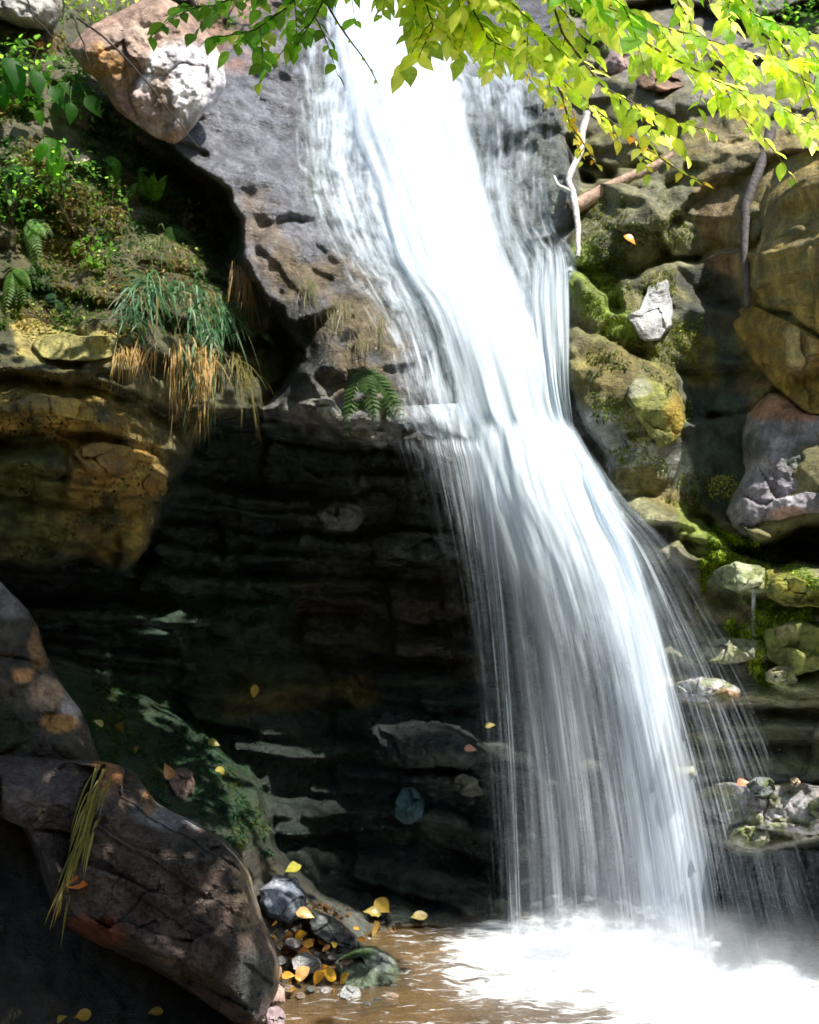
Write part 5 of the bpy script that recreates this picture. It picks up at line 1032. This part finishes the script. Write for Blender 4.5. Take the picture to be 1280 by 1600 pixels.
# ---------------------------------------------------------------- fallen leaves
rp = np.random.default_rng(404); pb = []
for i, (x, y) in enumerate([(440, 1500), (452, 1546), (486, 1546), (508, 1548), (520, 1496), (470, 1556), (590, 1566), (458, 1474), (494, 1440), (612, 1560), (575, 1572), (436, 1590)]):
    a = np.linspace(0, 2 * np.pi, 9)[:-1]; q = rp.uniform(7, 14)
    rock('pebble', 'small wet pebble lying among the leaves and stones at the pool edge', np.stack([x + q * np.cos(a) * rp.uniform(.8, 1.2, 8) * 1.25, y + q * np.sin(a) * rp.uniform(.7, 1.0, 8)], -1), np.array([(.20, .19, .19), (.30, .22, .17), (.12, .13, .12), (.36, .33, .31)][i % 4]), .035, None, .09, seed=700 + i, mat=M_wet, res=(50, 14), facets=2, group='wet pebbles at the pool edge', cat='pebble')
FL = [(458, 1357, 12, (.36, .34, .05), 'yellow green fallen leaf above the blue grey broken rock', .25, .12), (476, 1427, 13, (.60, .36, .14), 'light orange leaf beside the blue grey broken rock', .35, .12),
      (470, 1462, 11, (.62, .34, .03), 'upper bright orange leaf over the whitish stone', .1, .12), (481, 1474, 9, (.60, .30, .03), 'small orange leaf touching the upper bright orange leaf', .1, .12), (477, 1488, 10, (.60, .22, .03), 'red orange leaf lying just above the whitish stone', .12, .12),
      (503, 1471, 8, (.62, .34, .04), 'tiny amber leaf right of the upper bright orange leaf', .1, .12), (522, 1476, 6, (.5, .36, .05), 'tiniest yellow leaf left of the mossy stone top', .1, .12), (580, 1450, 17, (.62, .40, .10), 'big golden leaf lying at the shaded end of the pool', .08, .1),
      (598, 1416, 14, (.40, .26, .04), 'ochre leaf at the back of the pool edge', .1, .1), (584, 1424, 12, (.30, .24, .06), 'dull olive leaf left of the ochre leaf', .1, .1), (655, 1434, 13, (.42, .34, .13), 'pale tan leaf behind the pool near the dark wall', .1, .1),
      (546, 1510, 15, (.62, .40, .25), 'peach coloured leaf on the mossy stone', .2, .12), (540, 1528, 13, (.62, .42, .08), 'golden leaf hanging under the peach leaf', .2, .12), (512, 1524, 14, (.66, .38, .03), 'bright orange leaf at the foot of the whitish stone', .14, .12),
      (497, 1527, 12, (.64, .34, .04), 'orange leaf tucked against the bright orange leaf', .14, .12), (472, 1524, 14, (.62, .40, .16), 'buff orange leaf left of the pair of orange leaves', .14, .12), (450, 1524, 10, (.62, .34, .06), 'curled amber leaf near the boulder end', .14, .12), (434, 1518, 10, (.55, .36, .28), 'pinkish leaf touching the boulder end', .14, .12),
      (190, 1136, 12, (.42, .30, .08), 'yellow brown leaf on the moss slope near the leaning stone', .06, .1), (214, 1172, 9, (.42, .25, .07), 'brown leaf in the moss above the boulder corner', .06, .1), (264, 1207, 13, (.50, .27, .12), 'upright orange leaf on the pinkish bank stone', .18, .1), (344, 1206, 9, (.42, .36, .08), 'yellow leaf of a touching pair on the dark moss', .06, .1), (333, 1160, 8, (.34, .32, .06), 'dim yellow leaf higher on the dark moss', .06, .1),
      (735, 1170, 9, (.55, .28, .20), 'salmon leaf on the dark shelf rock in the hollow', .4, .1), (765, 1133, 8, (.50, .40, .15), 'tan leaf in the hollow against the falling water', .2, .1), (398, 1080, 10, (.45, .28, .04), 'golden leaf on a thin ledge deep in the hollow', .2, .1), (154, 1130, 8, (.40, .36, .12), 'cream leaf at the tip of the leaning stone', .2, .1),
      (120, 1381, 17, (.62, .16, .02), 'red orange leaf caught in the boulder cleft', 0, 5.36), (985, 372, 10, (.62, .24, .02), 'single orange leaf on the olive grey right cliff under the pale log', .28, .1), (1160, 1222, 8, (.55, .26, .14), 'rusty leaf on the pale grey ledge', .4, .1), (128, 252, 13, (.62, .48, .36), 'pale buff leaf on the left cliff', .1, .1),
      (60, 72, 11, (.55, .24, .04), 'orange leaf under the grey corner stone', .1, .1), (95, 1592, 9, (.40, .28, .04), 'yellow leaf on the dark ground under the boulder', .1, .1), (130, 1588, 12, (.42, .26, .03), 'amber leaf on the dark ground under the boulder', .1, .1), (243, 1582, 11, (.40, .30, .04), 'lone leaf on the ground right of the amber leaf', .1, .1)]
for i, (x, y, s, c, lb, ou, fixed) in enumerate(FL):
    r = np.random.default_rng(500 + i)
    Yd = fixed if fixed > 1 else float(cyb(x, y)) - ou
    g = Bag(); L = 2.2 * s * Yd / FPX; a = r.uniform(0, 6.28)
    d = np.array([math.cos(a), -.3, .55 * math.sin(a)])
    b = at(x, y, Yd) - d / np.linalg.norm(d) * L * .5
    leaf(g, b, d, [r.normal(0, .3), -.75, .75], L, c, r.uniform(1.0, 1.4), r.uniform(.2, .6), r.uniform(-.3, .5))
    if i % 3 == 0:
        for vv in g.V: vv += .006 * fbm(vv[:, 0] * 60, vv[:, 1] * 60, vv[:, 2] * 60, 2, i)[:, None]
    o = g.build('fallen_leaf', M_dryleaf); recenter(o, b); tag(o, lb, 'leaf', 'fallen leaves on rocks and moss')
for i in range(14):
    r = np.random.default_rng(900 + i); x, y = r.uniform(425, 560), r.uniform(1440, 1560); Yd = float(cyb(x, y)) - .10
    g = Bag(); b = at(x, y, Yd); leaf(g, b, [r.normal(), -.4, r.normal(0, .4)], [r.normal(0, .4), -.6, .8], r.uniform(.035, .06), [(.40, .18, .03), (.26, .12, .03), (.50, .27, .05), (.18, .09, .03)][i % 4], r.uniform(.9, 1.4), .5, r.uniform(-.4, .6))
    o = g.build('fallen_leaf', M_dryleaf); recenter(o, b); tag(o, 'small brown orange leaf scrap between the pebbles at the pool edge', 'leaf', 'leaf scraps at the pool edge')
gtf = tussock('grass_tuft', 'yellow grass caught in the cleft of the big boulder', 'grass tuft', [(157, 1212), (150, 1240), (142, 1270), (130, 1305), (120, 1335), (108, 1365)], 70, .15, .004, [(.24, .20, .05), (.30, .26, .06), (.16, .17, .04)], 70, 'dry_blades', (.5, .9), (-.6, -.1), (-.9, -.6), Yd=5.42)

# unseen tree added on the left bank, its crown shaped to shade the boulder
def added_shade_tree():
    r = np.random.default_rng(90); b = np.array([-4.6, 3.6, 1.2]); root = empty('added_shade_tree', b, 'unseen leaning tree added on the left bank to shade the boulder', 'tree')
    t = np.linspace(0, 1, 20)[:, None]; top = np.array([-1.2, 5.0, 6.2]); P = b + (top - b) * t + np.array([0, 0, .9]) * np.sin(np.pi * t)
    V, F = tube(P, .16, .05, 12); child('trunk', V, F, M_bark, root, cols=np.tile((.09, .07, .05), (len(V), 1)))
    g = Bag(); w_ = Bag()
    for k in range(46):
        e = np.array([0, r.uniform(3.0, 6.7), 0]); e[1] = min(e[1], 6.2); e[0] = r.uniform(-1.2, 1.6) if e[1] < 5 else r.uniform(.0, .9); e[2] = HC + .47 * e[1] + r.uniform(.35, 1.1); s0 = P[r.integers(8, 20)]
        tt = np.linspace(0, 1, 10)[:, None]; Q = s0 + (e - s0) * tt + np.array([0, 0, .25]) * np.sin(np.pi * tt)
        V, F = tube(Q, .018, .004, 6); w_.add(V, F, (.09, .07, .05))
        for j in range(190):
            p = Q[r.integers(3, 10)] + r.normal(0, 1, 3) * (.24, .24, .10)
            if p[2] < HC + .47 * p[1] + .12: continue
            leaf(g, p, [r.normal(), r.normal(), r.normal(-.2, .4)], [r.normal(0, .3), r.normal(0, .3), 1], r.uniform(.13, .2), np.array(YG[r.integers(5)]) * .5)
    w_.build('limb', M_bark, root); g.build('crown', M_leaf, root)
added_shade_tree()
